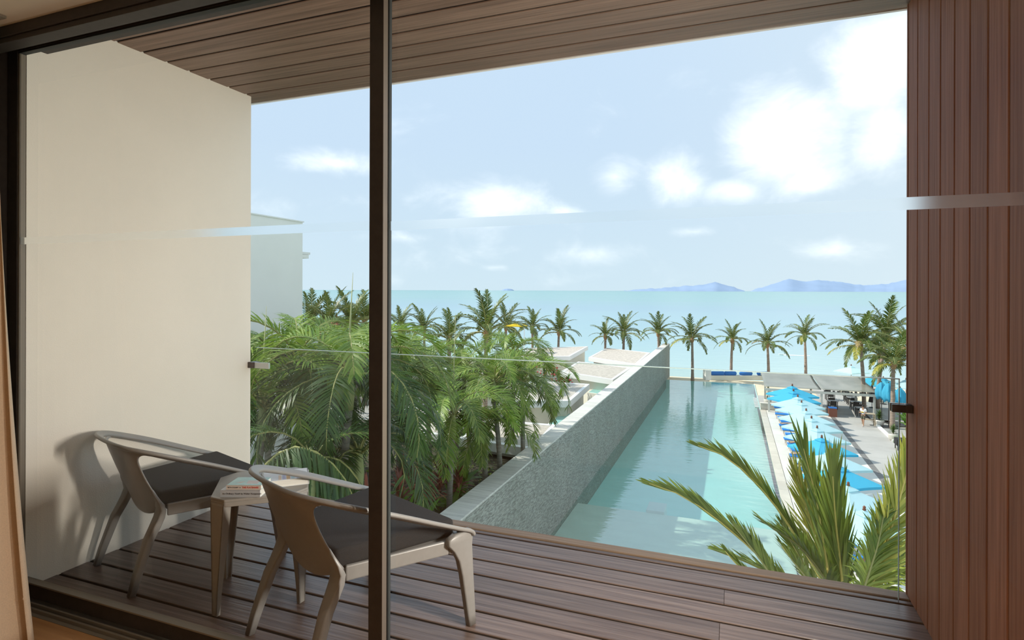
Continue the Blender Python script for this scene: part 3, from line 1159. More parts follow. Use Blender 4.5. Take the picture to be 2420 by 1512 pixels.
def island(label, prof, dist, thick):
    """prof: (px, py) skyline points"""
    m_ = MB()
    n = len(prof)
    for layer, k in ((0, 0), (thick * .5, 1), (thick, 0)):
        for (px, py) in prof:
            r_ = ray(px, 686)
            base = r_ * (dist + layer)
            h = (686 + (px - 1210) * .0028 - py) / FPX * dist
            m_.v.append((base.x, base.y, -11 + (h * k + 12.4 * k if k else -5)))
    for a in range(2):
        for i in range(n - 1):
            m_.f.append((a * n + i, a * n + i + 1, (a + 1) * n + i + 1, (a + 1) * n + i))
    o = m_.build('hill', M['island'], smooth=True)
    return tag(o, label, kind='structure')


def ridge(pts, step=7, amp=1.2, seed=0):
    rr = random.Random(seed)
    out = []
    for (x0, y0), (x1, y1) in zip(pts[:-1], pts[1:]):
        n = max(1, int((x1 - x0) / step))
        for k in range(n):
            t = k / n
            out.append((x0 + (x1 - x0) * t, y0 + (y1 - y0) * t + rr.uniform(-amp, amp) * (1 if k or True else 0)))
    out.append(pts[-1])
    return out


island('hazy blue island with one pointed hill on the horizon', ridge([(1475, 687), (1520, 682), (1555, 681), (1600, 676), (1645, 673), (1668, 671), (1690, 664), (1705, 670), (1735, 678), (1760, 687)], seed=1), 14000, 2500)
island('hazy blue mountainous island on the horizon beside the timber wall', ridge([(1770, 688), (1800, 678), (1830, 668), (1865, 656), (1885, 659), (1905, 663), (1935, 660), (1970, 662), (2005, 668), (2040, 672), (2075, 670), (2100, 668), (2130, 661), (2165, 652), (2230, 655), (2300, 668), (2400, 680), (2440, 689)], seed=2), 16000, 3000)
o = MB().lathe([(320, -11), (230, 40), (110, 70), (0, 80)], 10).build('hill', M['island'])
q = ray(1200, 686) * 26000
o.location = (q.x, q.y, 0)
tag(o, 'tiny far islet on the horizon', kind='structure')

# wake on the water
M['foam'] = mat('white_foam', (.88, .90, .90), .9, var=.05, scale=3)
wk = thing('speedboat', 'tiny white speedboat with a long white wake crossing the water behind the palms', 'boat', (0, 0, 0))
a, b_ = onz(1852, 838.5, -10.38), onz(1915, 841, -10.38)
m = MB()
d_ = (b_ - a).normalized()
n_ = Vector((-d_.y, d_.x, 0))
m.prism([((a + n_ * .8).x, (a + n_ * .8).y), ((a - n_ * .8).x, (a - n_ * .8).y), ((b_ - n_ * .25).x, (b_ - n_ * .25).y), ((b_ + n_ * .25).x, (b_ + n_ * .25).y)], -10.41, -10.36)
m.build('wake', M['foam'], wk)
m = MB()
rings = []
for t, w_, h in ((0, .03, .16), (.25, .2, .18), (.6, .26, .16), (1.0, .24, .14)):
    p0 = a - d_ * .9 + d_ * t
    rings.append([p0 + n_ * w_ + Vector((0, 0, h)), p0 - n_ * w_ + Vector((0, 0, h)), p0 - n_ * w_ * .4 - Vector((0, 0, .06)), p0 + n_ * w_ * .4 - Vector((0, 0, .06))])
m.loft(rings)
m.build('hull', M['white_metal'], wk)

# ================================================================== WHITE BUILDING ON THE LEFT
bl = thing('hotel_wing', 'tall plain white rendered wing of the hotel rising beyond the plaster wall', 'building', (-17.4, 20.1, GG))
zt = 4.32 - GG
MB().box(-9, 0, -18, 0, 0, zt).build('wall', M['white_ext'], bl)
MB().box(-9.05, .04, -18, .05, zt, zt + .05).build('coping', M['white_metal'], bl)
MB().box(-9, 0, 0.001, 1.0, 0, -.13 - GG).build('balcony_block', M['white_ext'], bl)
MB().box(-.9, -.02, .02, .95, -.13 - GG, -.08 - GG).build('balcony_floor', M['edge_board'], bl)
MB().box(-5, -.05, 0, .55, 2.95 - GG, 3.05 - GG).build('canopy_slab', M['white_metal'], bl)
MB().box(-5, -.05, 0, .45, 2.78 - GG, 2.94 - GG).build('canopy_beam', M['white_ext'], bl)
p = MB().box(-.07, -.055, .03, .22, -.1 - GG, .95 - GG).build('glass_guard', M['rail_glass'], bl)
MB().box(-.075, -.05, .215, .235, -.1 - GG, .95 - GG).build('guard_edge', M['glass_edge'], p)

# ================================================================== VILLAS
M['gravel'] = mat('roof_gravel', (.57, .515, .45), .95, var=.2, scale=5, detail=6)


def villa(label, pts, zr, zb, curb=.45):
    c = sum((Vector((p[0], p[1], 0)) for p in pts), Vector()) / len(pts)
    v = thing('villa', label, 'building', (c.x, c.y, zb))
    q = [Vector((p[0] - c.x, p[1] - c.y, 0)) for p in pts]
    def sc(k): return [(p.x - p.normalized().x * k, p.y - p.normalized().y * k) for p in q]
    h = zr - zb
    MB().prism(sc(.7), 0, h - .42).build('wall', M['cream_ext'], v)
    MB().prism(sc(.05), h - .40, h - .06).build('roof_slab', M['white_metal'], v)
    MB().prism(sc(curb), h - .06, h - .02).build('gravel', M['gravel'], v)
    inn = sc(curb)
    outp = sc(0)
    for i in range(len(q)):
        j = (i + 1) % len(q)
        MB().prism([outp[i], outp[j], inn[j], inn[i]], h - .41, h).build('roof_kerb', M['white_metal'], v)
    return v, c


ZR = -5.5


def P_(px, py, z=ZR):
    q = onz(px, py, z)
    return (min(q.x, -8.42), q.y)


villa('white villa with a gravel roof touching the stone wall, farthest toward the sea', [P_(1391, 844), P_(1434, 821.5), P_(1537, 833), P_(1510, 861)], ZR, -8.6)
villa('white villa with a gravel roof touching the stone wall, second from the sea', [P_(1325, 878), P_(1367, 854), P_(1494, 868), P_(1449, 897)], ZR, -8.6)
villa('white villa with a gravel roof beside the red flower boxes, third from the sea', [P_(1255, 899), P_(1394, 907), P_(1348, 947), P_(1200, 948)], ZR, -8.6)
villa('white villa with a broad sharp-cornered gravel roof nearest the beach behind the palms', [P_(1230, 842, -5), P_(1246, 822, -5), P_(1390, 818, -5), P_(1346, 842, -5)], -5.0, -8.6)
villa('white villa with a gravel roof half hidden behind palm crowns, left of the flower boxes', [P_(1040, 882, -5.4), P_(1075, 850, -5.4), P_(1220, 856, -5.4), P_(1190, 892, -5.4)], -5.4, -8.6)
villa('white villa seen in gaps between palms right of the white hotel wing', [P_(720, 842, -5.4), P_(770, 812, -5.4), P_(1000, 832, -5.4), P_(960, 868, -5.4)], -5.4, -8.6)
villa('cream walled villa nearest the garden palms, its white roof edge meeting the stone wall', [P_(1085, 1035, -5.9), P_(1150, 990, -5.9), P_(1318, 1003, -5.9), P_(1268, 1062, -5.9)], -5.9, -8.6)
villa('cream villa behind the garden palms at the dark door post', [P_(900, 1010, -5.9), P_(960, 960, -5.9), P_(1120, 968, -5.9), P_(1060, 1030, -5.9)], -5.9, -8.6)
# plunge pools between villas
M['plunge'] = mat('plunge_pool_water', (.35, .66, .62), .08, var=.1, scale=2)
for lab, pts in (('small plunge pool by the stone wall between villas', [(1295, 1003), (1330, 975), (1365, 980), (1335, 1008)]), ('small terrace pool behind the second villa roof', [(1392, 926), (1412, 913), (1437, 916), (1420, 930)])):
    pp = [P_(x, y, -6.6) for x, y in pts]
    c = Vector((sum(p[0] for p in pp) / 4, sum(p[1] for p in pp) / 4, 0))
    t = thing('plunge_pool', lab, 'pool', (c.x, c.y, -8.6))
    q = [(p[0] - c.x, p[1] - c.y) for p in pp]
    MB().prism([(x * 1.12, y * 1.12) for x, y in q], 0, 1.98).build('basin', M['cream_ext'], t)
    MB().prism(q, 1.98, 2.0).build('water', M['plunge'], t)
# ================================================================== PLANTS
def leafmat(name, c1, c2, transl=.3, rough=.42, rand=.2, spec=.4):
    m = mat(name, c1, rough, scale=1.3, col2=c2, rand=rand, transl=transl, spec=spec, detail=2)
    # each leaflet carries its own shade
    nt = m.node_tree
    at_ = nt.nodes.new('ShaderNodeAttribute')
    at_.attribute_name = 'shade'
    rp_ = [n for n in nt.nodes if n.type == 'VALTORGB'][0]
    nz_ = [n for n in nt.nodes if n.type == 'TEX_NOISE'][0]
    ma_ = nt.nodes.new('ShaderNodeMath')
    ma_.operation = 'MULTIPLY_ADD'
    ma_.inputs[1].default_value = .55
    ad_ = nt.nodes.new('ShaderNodeMath')
    ad_.operation = 'MULTIPLY'
    ad_.inputs[1].default_value = .5
    nt.links.new(nz_.outputs[0], ad_.inputs[0])
    nt.links.new(at_.outputs['Fac'], ma_.inputs[0])
    nt.links.new(ad_.outputs[0], ma_.inputs[2])
    nt.links.new(ma_.outputs[0], rp_.inputs[0])
    rp_.color_ramp.elements[0].position = .15
    rp_.color_ramp.elements[1].position = .9
    return m


M['coco'] = leafmat('coconut_leaf', (.045, .115, .010), (.38, .45, .085), .35, .35, .12, .5)
M['coco_yellow'] = leafmat('yellowing_coconut_leaf', (.16, .22, .025), (.62, .56, .12), .35, .4, .1, .5)
M['coco_far'] = leafmat('beach_palm_leaf', (.06, .12, .018), (.18, .22, .055), rand=.25)
M['coco_dry'] = leafmat('dry_palm_leaf', (.36, .26, .13), (.5, .38, .2), rand=.25)
M['manila'] = leafmat('garden_palm_leaf', (.045, .12, .016), (.28, .37, .06), transl=.36, rand=.4, rough=.4, spec=.5)
M['manila_lit'] = leafmat('young_palm_leaf', (.10, .22, .02), (.33, .43, .08), rand=.25)
M['rachis'] = mat('leaf_stalk', (.32, .31, .10), .5)
M['rachis_y'] = mat('yellow_leaf_stalk', (.62, .50, .13), .5)
M['trunk'] = mat('palm_trunk', (.26, .19, .145), .9, col2=(.40, .31, .25), scale=2, stretch=(1, 1, 8), bump=.4)
M['trunk_grey'] = mat('grey_palm_trunk', (.16, .15, .12), .9, col2=(.27, .26, .21), scale=2, stretch=(1, 1, 9), bump=.4)
M['crownshaft'] = mat('crownshaft', (.30, .34, .13), .5)
M['fibre'] = mat('palm_fibre', (.42, .25, .13), .9, var=.25, scale=9)
M['spear'] = mat('spear_leaf', (.34, .36, .17), .5)


def frond_mb(pts, npair, ll, w, ang=(70, 25), droop=.3, fold=20, bare=.12, seed=0, up=None, tipscale=.35, jit=.12, twist=0.0, one=0, segs=3):
    """leaf blade MB + stalk MB along a spine; leaflets each a tapering folded strip"""
    rr = random.Random(seed)
    pts = catmull(pts, 6)
    ns = len(pts)
    L_ = [0]
    for a, b in zip(pts[:-1], pts[1:]):
        L_.append(L_[-1] + (b - a).length)
    tot = L_[-1]

    def pos(t):
        d = t * tot
        for i in range(ns - 1):
            if L_[i + 1] >= d:
                k = (d - L_[i]) / max(1e-6, L_[i + 1] - L_[i])
                return pts[i].lerp(pts[i + 1], k), (pts[i + 1] - pts[i]).normalized()
        return pts[-1], (pts[-1] - pts[-2]).normalized()
    blade, stalk = MB(), MB()
    blade.shade = []
    sp = [pos(i / 9)[0] for i in range(10)]
    stalk.tube(sp, [w * .55 * (1 - .8 * i / 9) + .004 for i in range(10)], 5)
    for k in range(npair):
        t = bare + (1 - bare) * (k + .5) / npair
        p, T = pos(t)
        upv = Vector(up) if up is not None else Vector((0, 0, 1))
        S = T.cross(upv)
        if S.length < .05:
            S = T.cross(Vector((0, 1, 0)))
        S.normalize()
        Nn = S.cross(T).normalized()
        if twist:
            rm = Matrix.Rotation(twist * t, 3, T)
            S, Nn = rm @ S, rm @ Nn
        env = math.sin(PI * min(1, .18 + .82 * (t - bare) / (1 - bare) * .95)) ** .6
        env = max(env, tipscale)
        for sgn in (-1, 1):
            if one and sgn != one:
                continue
            a = R(ang[0] + (ang[1] - ang[0]) * t + rr.uniform(-8, 8))
            f = R(fold + rr.uniform(-10, 10))
            d = (T * math.cos(a) + (S * sgn * math.cos(f) + Nn * math.sin(f)) * math.sin(a)).normalized()
            l = ll * env * (1 + rr.uniform(-jit, jit))
            wv = (T - d * T.dot(d))
            if wv.length < 1e-4:
                continue
            wv.normalize()
            dr = droop * (1 + rr.uniform(-.3, .3))
            q = [p.copy()]
            dd = d.copy()
            for s in range(segs):
                q.append(q[-1] + dd * l / segs)
                dd = (dd + Vector((0, 0, -dr))).normalized()
            ws = [w * .5, w, w * .75, .0] if segs == 3 else [w * .6, w, 0]
            vs = []
            for i in range(segs):
                vs += [q[i] - wv * ws[i] / 2, q[i] + wv * ws[i] / 2]
            vs.append(q[segs])
            fs = [(2 * i, 2 * i + 1, 2 * i + 3, 2 * i + 2) for i in range(segs - 1)] + [(2 * segs - 2, 2 * segs - 1, 2 * segs)]
            blade.add(vs, fs)
            blade.shade += [rr.random()] * len(vs)
    return blade, stalk


def frond_mesh(name, mat_, mats, *a, **k):
    b, s = frond_mb(*a, **k)
    me = bpy.data.meshes.new(name)
    nb = len(b.f)
    b.add(s.v, s.f)
    me.from_pydata(b.v, [], b.f)
    sh_ = me.attributes.new('shade', 'FLOAT', 'POINT')
    sh_.data.foreach_set('value', b.shade + [.5] * len(s.v))
    me.materials.append(mat_)
    me.materials.append(mats)
    me.polygons.foreach_set('material_index', [0] * nb + [1] * (len(b.f) - nb))
    me.polygons.foreach_set('use_smooth', [True] * len(b.f))
    return me


def spine(Lf, e0, bend, pw=1.3, n=6):
    p = Vector((0, 0, 0))
    out = [p.copy()]
    for i in range(n):
        e = R(e0 - bend * ((i + .5) / n) ** pw)
        p = p + Vector((math.cos(e), 0, math.sin(e))) * Lf / n
        out.append(p.copy())
    return out


# ---- shared frond shapes
BEACH = [[], [], [], []]
for lvl, (e0, bend) in enumerate(((80, 35), (60, 60), (32, 75), (2, 70))):
    for v in range(2):
        mt = M['coco_far']
        BEACH[lvl].append(frond_mesh('frond', mt, M['rachis'], spine(3.1, e0, bend + v * 12), 26, .62, .075, (62, 22), .25, 8, .14, seed=lvl * 5 + v))
BEACH_Y = frond_mesh('frond', M['coco_yellow'], M['rachis_y'], spine(3.0, 15, 70), 26, .6, .075, (62, 22), .35, 5, .14, seed=91)
BEACH_D = frond_mesh('frond', M['coco_dry'], M['rachis_y'], spine(2.2, 45, 90), 18, .5, .07, (55, 22), .5, 5, .14, seed=92)
MANILA = []
for lvl, (e0, bend) in enumerate(((74, 135), (58, 150), (38, 140), (14, 110))):
    MANILA.append([frond_mesh('frond', M['manila_lit'] if (lvl == 0 or v == 2) else M['manila'], M['rachis'], spine(3.3, e0, bend + v * 8, 1.1, 8), 54, .78, .044, (68, 30), .22, 22 - lvl * 8, .12, seed=40 + lvl * 7 + v) for v in range(3)])


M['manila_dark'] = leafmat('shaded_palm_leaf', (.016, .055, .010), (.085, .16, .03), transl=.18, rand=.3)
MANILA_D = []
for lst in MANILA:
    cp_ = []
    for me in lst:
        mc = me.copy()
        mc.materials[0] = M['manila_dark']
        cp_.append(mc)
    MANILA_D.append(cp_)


def trunk_mesh(h, r0, r1, lean, mat_, rings=True):
    m = MB()
    n = 10
    pts, rad = [], []
    for i in range(n + 1):
        t = i / n
        pts.append((lean[0] * t * t, lean[1] * t * t, h * t))
        rad.append((r0 + (r1 - r0) * t) * (1.25 if i == 0 else 1) * (1.04 if i % 2 else .97))
    m.tube(pts, rad, 9)
    return m.mesh('trunk', mat_, True)


def beach_palm(label, base, crown, nf, sc_=1.0, seed=0, yellow=1, dry=1, thick=1.0, dense=False, group='coconut palms along the beach'):
    rr = random.Random(seed)
    t = thing('coconut_palm', label, 'palm tree', base, 0, group)
    h = crown.z - base.z
    mobj('trunk', trunk_mesh(h, .19 * thick, .13 * thick, (crown.x - base.x, crown.y - base.y), M['trunk']), t)
    c = crown - base
    m = MB()
    m.lathe([(.14 * thick, -.35), (.24 * thick, -.1), (.2 * thick, .25), (.05, .45)], 8)
    m.build('crown_base', M['fibre'], t, True, loc=c)
    plan = []
    for k in range(nf):
        s = k / nf
        lvl = 0 if s < .18 else 1 if s < .50 else 2 if s < .84 else 3
        plan.append((lvl, k * 137.5 + rr.uniform(-20, 20)))
    for lvl, azm in plan:
        me = rr.choice(BEACH[lvl])
        f = sc_ * rr.uniform(.88, 1.1)
        mobj('frond', me, t, c + Vector((0, 0, .15)), (rr.uniform(-.15, .15), rr.uniform(-.12, .12), R(azm)), (f, f, f))
    for k in range(yellow):
        f = sc_ * rr.uniform(.85, 1)
        mobj('frond', BEACH_Y, t, c, (0, 0, rr.uniform(0, 6.28)), (f, f, f))
    for k in range(dry):
        mobj('frond', BEACH_D, t, c, (0, 0, rr.uniform(0, 6.28)), (sc_, sc_, sc_))
    return t


SHORE = 75.5
# along the shore, left to right: crown px, crown py, depth, trunk base z
row = [(733, 772, 46, -8.6, 1.0, 'coconut palm at the corner of the white hotel wing'),
       (775, 775, 44, -8.6, 1.05, 'bushy coconut palm beside the small red pointed roof'),
       (832, 770, 47, -8.6, 1.05, 'coconut palm behind the tall upright spear leaf, left of the dark door post'),
       (862, 765, 50, -8.6, 1.0, 'coconut palm half hidden behind the dark door post'),
       (945, 778, 68, -9.7, 1.0, 'shore coconut palm just right of the dark door post'),
       (1003, 782, 68, -9.7, 1.05, 'shore coconut palm second to the right of the dark door post'),
       (1150, 790, 42, -8.6, 1.1, 'large coconut palm with stiff upright fronds behind the garden palms'),
       (1062, 808, 42, -8.6, .8, 'young coconut palm with folded upright fronds amid the garden palms'),
       (1196, 776, 66, -9.7, 1.0, 'shore coconut palm behind the big upright one, left of the yellow parasol'),
       (1258, 778, 70, -9.7, .9, 'shore coconut palm touching the yellow parasol'),
       (1321, 788, 70, -9.7, 1.05, 'lone shore coconut palm over the sharp-cornered villa roof'),
       (1431, 796, 70, -9.7, .72, 'small shore coconut palm over the farthest villa roof, the shorter of a pair'),
       (1475, 789, 70, -9.7, 1.02, 'shore coconut palm over the farthest villa roof, the taller of a pair'),
       (1556, 790, 75, -9.75, .96, 'shore coconut palm at the seaward end of the stone wall'),
       (1636, 803, 71.3, -9.7, 1.1, 'coconut palm at the far end of the pool, mirrored in the water'),
       (1731, 806, 73, -9.7, .82, 'coconut palm rising behind the blue daybed cushions'),
       (1814, 816, 72, -9.7, 1.0, 'coconut palm at the left corner of the grey awning'),
       (1902, 796, 73, -9.7, 1.0, 'tallest slim coconut palm, behind the middle of the grey awning')]
for k, (px, py, d, zb, s, lab) in enumerate(row):
    cr = at(px, py, d)
    beach_palm(lab, Vector((cr.x + rnd.uniform(-.15, .15), cr.y, zb)), cr, 20, s, 100 + k * 3, yellow=1 if k % 2 else 2, dry=1 if k > 12 else 0)
for k, (px, py, d, bx, s, lab) in enumerate(((2034, 820, 52, 2043, 1.15, 'broad green coconut palm at the right end of the grey awning'),
                                            (2096, 800, 54, 2075, 1.25, 'tallest bushy coconut palm close to the timber wall'),
                                            (2112, 862, 46, 2110, .95, 'coconut palm with a bare trunk beside the potted shrubs'),
                                            (2150, 835, 48, 2160, 1.1, 'coconut palm half hidden behind the timber wall'),
                                            (2080, 842, 57, 2078, 1.0, 'lower coconut palm between the two bushy ones by the blue parasols'))):
    cr = at(px, py, d)
    bb = at(bx, py, d)
    beach_palm(lab, Vector((bb.x, bb.y, GZ + .03)), cr, 21, s, 200 + k * 5, yellow=2, dry=1, thick=1.0)


def garden_palm(label, crown, zb, nf=13, sc_=1.0, seed=0, spear=1.8, lean=(0, 0), rot0=0, dark=9):
    rr = random.Random(seed)
    base = Vector((crown.x - lean[0], crown.y - lean[1], zb))
    t = thing('garden_palm', label, 'palm tree', base, 0, 'feather palms in the villa garden')
    h = crown.z - zb
    c = crown - base
    mobj('trunk', trunk_mesh(h - .7, .115, .085, (lean[0], lean[1]), M['trunk_grey']), t)
    m = MB()
    m.tube([c - Vector((0, 0, .75)), c - Vector((0, 0, .4)), c, c + Vector((0, 0, .25))], [.095, .12, .085, .02], 8)
    m.build('crownshaft', M['crownshaft'], t, True)
    for k in range(nf):
        s = k / nf
        lvl = 0 if s < .22 else 1 if s < .5 else 2 if s < .8 else 3
        f = sc_ * rr.uniform(.88, 1.1)
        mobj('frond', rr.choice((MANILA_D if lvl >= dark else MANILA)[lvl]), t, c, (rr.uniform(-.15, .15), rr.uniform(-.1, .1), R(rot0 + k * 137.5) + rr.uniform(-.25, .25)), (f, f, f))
    if spear:
        m = MB()
        m.tube([c, c + Vector((.02, 0, spear * .5)), c + Vector((.07, .03, spear))], [.03, .022, .004], 5)
        m.build('spear_leaf', M['spear'], t, True)
    return t


gp = [(1072, 985, 20.0, .93, 3.6, 'garden palm with a tall spear leaf standing nearest the stone wall cap'),
      (1168, 905, 23, .95, 1.2, 'garden palm with bright green young fronds left of the flower boxes'),
      (1235, 905, 25, 1.02, 1.3, 'garden palm whose drooping frond hangs over the stone wall'),
      (1006, 880, 25, 1.0, 1.3, 'garden palm right of the dark door post with hanging yellow-green fronds'),
      (1098, 872, 28, .95, 1.4, 'garden palm in the second rank behind the tall spear leaf'),
      (948, 930, 22, .95, 1.2, 'garden palm tucked against the right side of the dark door post'),
      (1215, 835, 29, .9, 1.3, 'garden palm with upright fronds beneath the yellow parasol'),
      (1150, 1010, 22, .85, 0, 'low garden palm leaning over the cap of the stone wall'),
      (940, 850, 28, 1.0, 1.5, 'garden palm behind the right edge of the dark door post'),
      (622, 965, 13.5, 1.0, 2.4, 'garden palm nearest the edge of the plaster wall'),
      (826, 890, 13.0, 1.0, 2.35, 'garden palm with the tallest spear leaf, left of the dark door post'),
      (705, 860, 15.5, 1.0, 0, 'garden palm in front of the white hotel wing'),
      (765, 925, 16.5, .95, 0, 'dark garden palm between the plaster wall and the door post, middle of the clump'),
      (640, 872, 17.0, 1.0, 1.5, 'pale feathery garden palm against the white hotel wing'),
      (842, 855, 20, 1.0, 0, 'garden palm with an upright pale frond beside the dark door post'),
      (735, 1085, 11.5, .85, 0, 'low dark garden palm with one great arched frond above the armchairs'),
      (850, 1075, 13.5, .9, 0, 'shaded low garden palm behind the dark door post')]
for k, (px, py, d, s, spr, lab) in enumerate(gp):
    cr = at(px, py, d)
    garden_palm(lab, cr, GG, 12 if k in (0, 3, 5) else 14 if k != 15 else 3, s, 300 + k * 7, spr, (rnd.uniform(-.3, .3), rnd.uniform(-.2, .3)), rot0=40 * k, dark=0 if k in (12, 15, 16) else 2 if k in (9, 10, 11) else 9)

# great arched frond of the low dark palm
gp0 = [o for o in COL.objects if o.get('label', '').startswith('low dark garden palm')][0]
for pp, ll, nn in ((((600, 1165, 11.0), (632, 1095, 10.7), (695, 1056, 10.5), (765, 1078, 10.5), (818, 1135, 10.7), (850, 1215, 10.9)), 1.0, 62), (((700, 1130, 12.0), (745, 1085, 11.8), (800, 1085, 11.6), (845, 1130, 11.4), (870, 1190, 11.2)), .8, 50)):
    pts = [at(*q) - gp0.location for q in pp]
    me = frond_mesh('frond', M['manila_dark'], M['rachis'], pts, nn, ll, .058, (78, 40), .55, -48, .02, seed=77)
    mobj('frond', me, gp0)

# ---- shrubs under the palms
M['cordyline'] = leafmat('cordyline_leaf', (.11, .028, .022), (.46, .16, .11), .2, rand=.3)
M['banana'] = leafmat('broad_green_leaf', (.10, .26, .025), (.25, .42, .06), .35)
M['fern'] = leafmat('fern_leaf', (.04, .11, .015), (.12, .22, .04), .25)
M['hedge'] = mat('groundcover_leaf', (.07, .13, .02), .5, scale=2, col2=(.28, .34, .06), transl=.25)


def rosette_mesh(name, mat_, n, ll, w, lo, hi, droop, seed, stem=.0, oval=False):
    rr = random.Random(seed)
    m = MB()
    for k in range(n):
        a = k * 2.4 + rr.uniform(-.3, .3)
        e = R(rr.uniform(lo, hi))
        z0 = stem * rr.random()
        d = Vector((math.cos(a) * math.cos(e), math.sin(a) * math.cos(e), math.sin(e)))
        s = Vector((-math.sin(a), math.cos(a), 0))
        p = Vector((0, 0, z0))
        l = ll * rr.uniform(.75, 1.15)
        q = [p]
        for i in range(4):
            q.append(q[-1] + d * l / 4)
            d = (d + Vector((0, 0, -droop))).normalized()
        ws = [.25, .95, 1, .75, 0] if oval else [.35, 1, .9, .55, 0]
        vs = []
        for i in range(4):
            vs += [q[i] - s * w * ws[i] / 2, q[i] + s * w * ws[i] / 2]
        vs.append(q[4])
        m.add(vs, [(0, 1, 3, 2), (2, 3, 5, 4), (4, 5, 7, 6), (6, 7, 8)])
    me = m.rawmesh(name, mat_)
    sh_ = me.attributes.new('shade', 'FLOAT', 'POINT')
    vals = []
    for k in range(n):
        vals += [rr.random()] * 9
    sh_.data.foreach_set('value', vals)
    return me


RED = [rosette_mesh('leaves', M['cordyline'], 46, .62, .085, 5, 85, .22, 500 + i, .7) for i in range(3)]
GRN = [rosette_mesh('leaves', M['banana'], 12, 1.0, .26, 20, 80, .25, 520 + i, .2, True) for i in range(2)]
FRN = [rosette_mesh('leaves', M['fern'], 60, .55, .06, 0, 80, .3, 530 + i, .5) for i in range(2)]
STEM = MB().tube([(0, 0, 0), (.02, 0, .4), (0, .03, .8)], [.035, .03, .02], 6).mesh('stem', M['trunk_grey'], True)
ORD = ['first', 'second', 'third', 'fourth', 'fifth', 'sixth', 'seventh', 'eighth', 'ninth', 'tenth']
red = [(955, 1085, 20), (985, 1120, 19), (945, 1135, 18), (1015, 1150, 19.5), (1040, 1125, 21), (1060, 1105, 22), (975, 1095, 21.5), (1085, 1140, 21), (868, 1128, 16), (1000, 1092, 22)]
for k, (px, py, d) in enumerate(red):
    p = at(px, py, d)
    t = thing('cordyline_shrub', 'dark red cordyline shrub in the palm bed, %s counted rightward from the door post' % ORD[sorted(red).index((px, py, d))], 'shrub', (p.x, p.y, GG), rnd.uniform(0, 6), 'red cordyline shrubs under the garden palms')
    hh = max(.25, p.z - GG - .3)
    mobj('stem', STEM, t, (0, 0, 0), (0, 0, 0), (1, 1, max(.4, hh / .75)))
    mobj('leaves', RED[k % 3], t, (0, 0, hh * .6), (0, 0, 0), (1.15,) * 3)
grn = [(935, 1170, 18), (960, 1200, 17.5), (1085, 1165, 21.5), (1070, 1185, 20.5), (1000, 1205, 18), (1098, 1130, 23.5), (905, 1150, 18)]
for k, (px, py, d) in enumerate(grn):
    p = at(px, py, d)
    t = thing('broadleaf_plant', 'bright green broad-leaved plant in the palm bed, %s counted rightward from the door post' % ORD[sorted(grn).index((px, py, d))], 'plant', (p.x, p.y, GG), rnd.uniform(0, 6), 'broad-leaved plants under the garden palms')
    hh = max(.1, p.z - GG - .5)
    mobj('stem', STEM, t, (0, 0, 0), (0, 0, 0), (.8, .8, max(.3, hh / .75)))
    mobj('leaves', GRN[k % 2], t, (0, 0, hh * .8))
# ground cover: leaf carpet
m = MB()
rr = random.Random(5)
for k in range(5200):
    x, y = rr.uniform(-17, -8.6), rr.uniform(8, 24)
    z = GG + rr.uniform(.02, .38)
    a, e = rr.uniform(0, 6.28), rr.uniform(-.2, .9)
    d = Vector((math.cos(a) * math.cos(e), math.sin(a) * math.cos(e), math.sin(e))) * rr.uniform(.10, .22)
    s = Vector((-math.sin(a), math.cos(a), 0)) * .05
    p = Vector((x, y, z))
    m.add([p, p + d * .5 + s, p + d, p + d * .5 - s], [(0, 1, 2, 3)])
o = bpy.data.objects.new('ground_cover', m.rawmesh('ground_cover', M['hedge']))
link(o)
tag(o, 'low leafy ground cover carpeting the palm bed', 'ground cover', None, 'stuff')

# flower boxes on the villa edge
M['petal'] = mat('pink_red_petal', (.70, .05, .10), .6, var=.2, scale=9)
for lab, px, py, d, n in (('white flower box of pink blossoms and green leaves behind the palm frond', 1296, 888, 46, 1), ('flower box of red blossoms at the edge of the third villa roof', 1330, 905, 44, 2)):
    p = at(px, py, d)
    t = thing('flower_box', lab, 'planter', (p.x, p.y, -8.6))
    hh = p.z + 8.6
    MB().box(-.9, .9, -.25, .25, 0, hh - .05).build('planter_box', M['white_ext'], t, bevel=.01)
    mobj('leaves', FRN[0], t, (-.3, 0, hh - .1), (0, 0, 0), (1.3,) * 3)
    mobj('leaves', FRN[1], t, (.45, 0, hh - .1), (0, 0, 0), (1.2,) * 3)
    m = MB()
    for k in range(26):
        m.ball((rnd.uniform(-.9, .9), rnd.uniform(-.35, .2), hh + rnd.uniform(.05, .75 if n == 1 else .4)), rnd.uniform(.05, .1), 5, 4)
    o = m.build('blossoms', M['petal'], t)
    o['kind'] = 'stuff'

# ---- coconut palm right below the balcony, its fronds reaching up past the glass
base = at(1990, 1445, 8.5)
cp = thing('coconut_palm', 'foreground coconut palm, its long fronds reaching up just outside the glass', 'palm tree', (base.x, base.y, GZ))
ctr = Vector((0, 0, base.z - GZ))
mobj('trunk', trunk_mesh(ctr.z - .1, .21, .15, (0, 0), M['trunk']), cp)
MB().lathe([(.16, -.45), (.26, -.15), (.22, .2), (.06, .4)], 10).build('crown_base', M['fibre'], cp, True, loc=ctr)


def bigfrond(pp, n, ll, w, ang, droop, fold, seed, up, y=0, bare=.1, twist=0, tip=.3):
    pts = [at(*q) - cp.location for q in pp]
    me = frond_mesh('frond', M['coco_yellow'] if y == 2 else M['coco'], M['rachis_y'] if y else M['rachis'], pts, n, ll, w, ang, droop, fold, bare, seed=seed, up=up, twist=twist, tipscale=tip, segs=3)
    return mobj('frond', me, cp)


toc = (-CF).normalized()
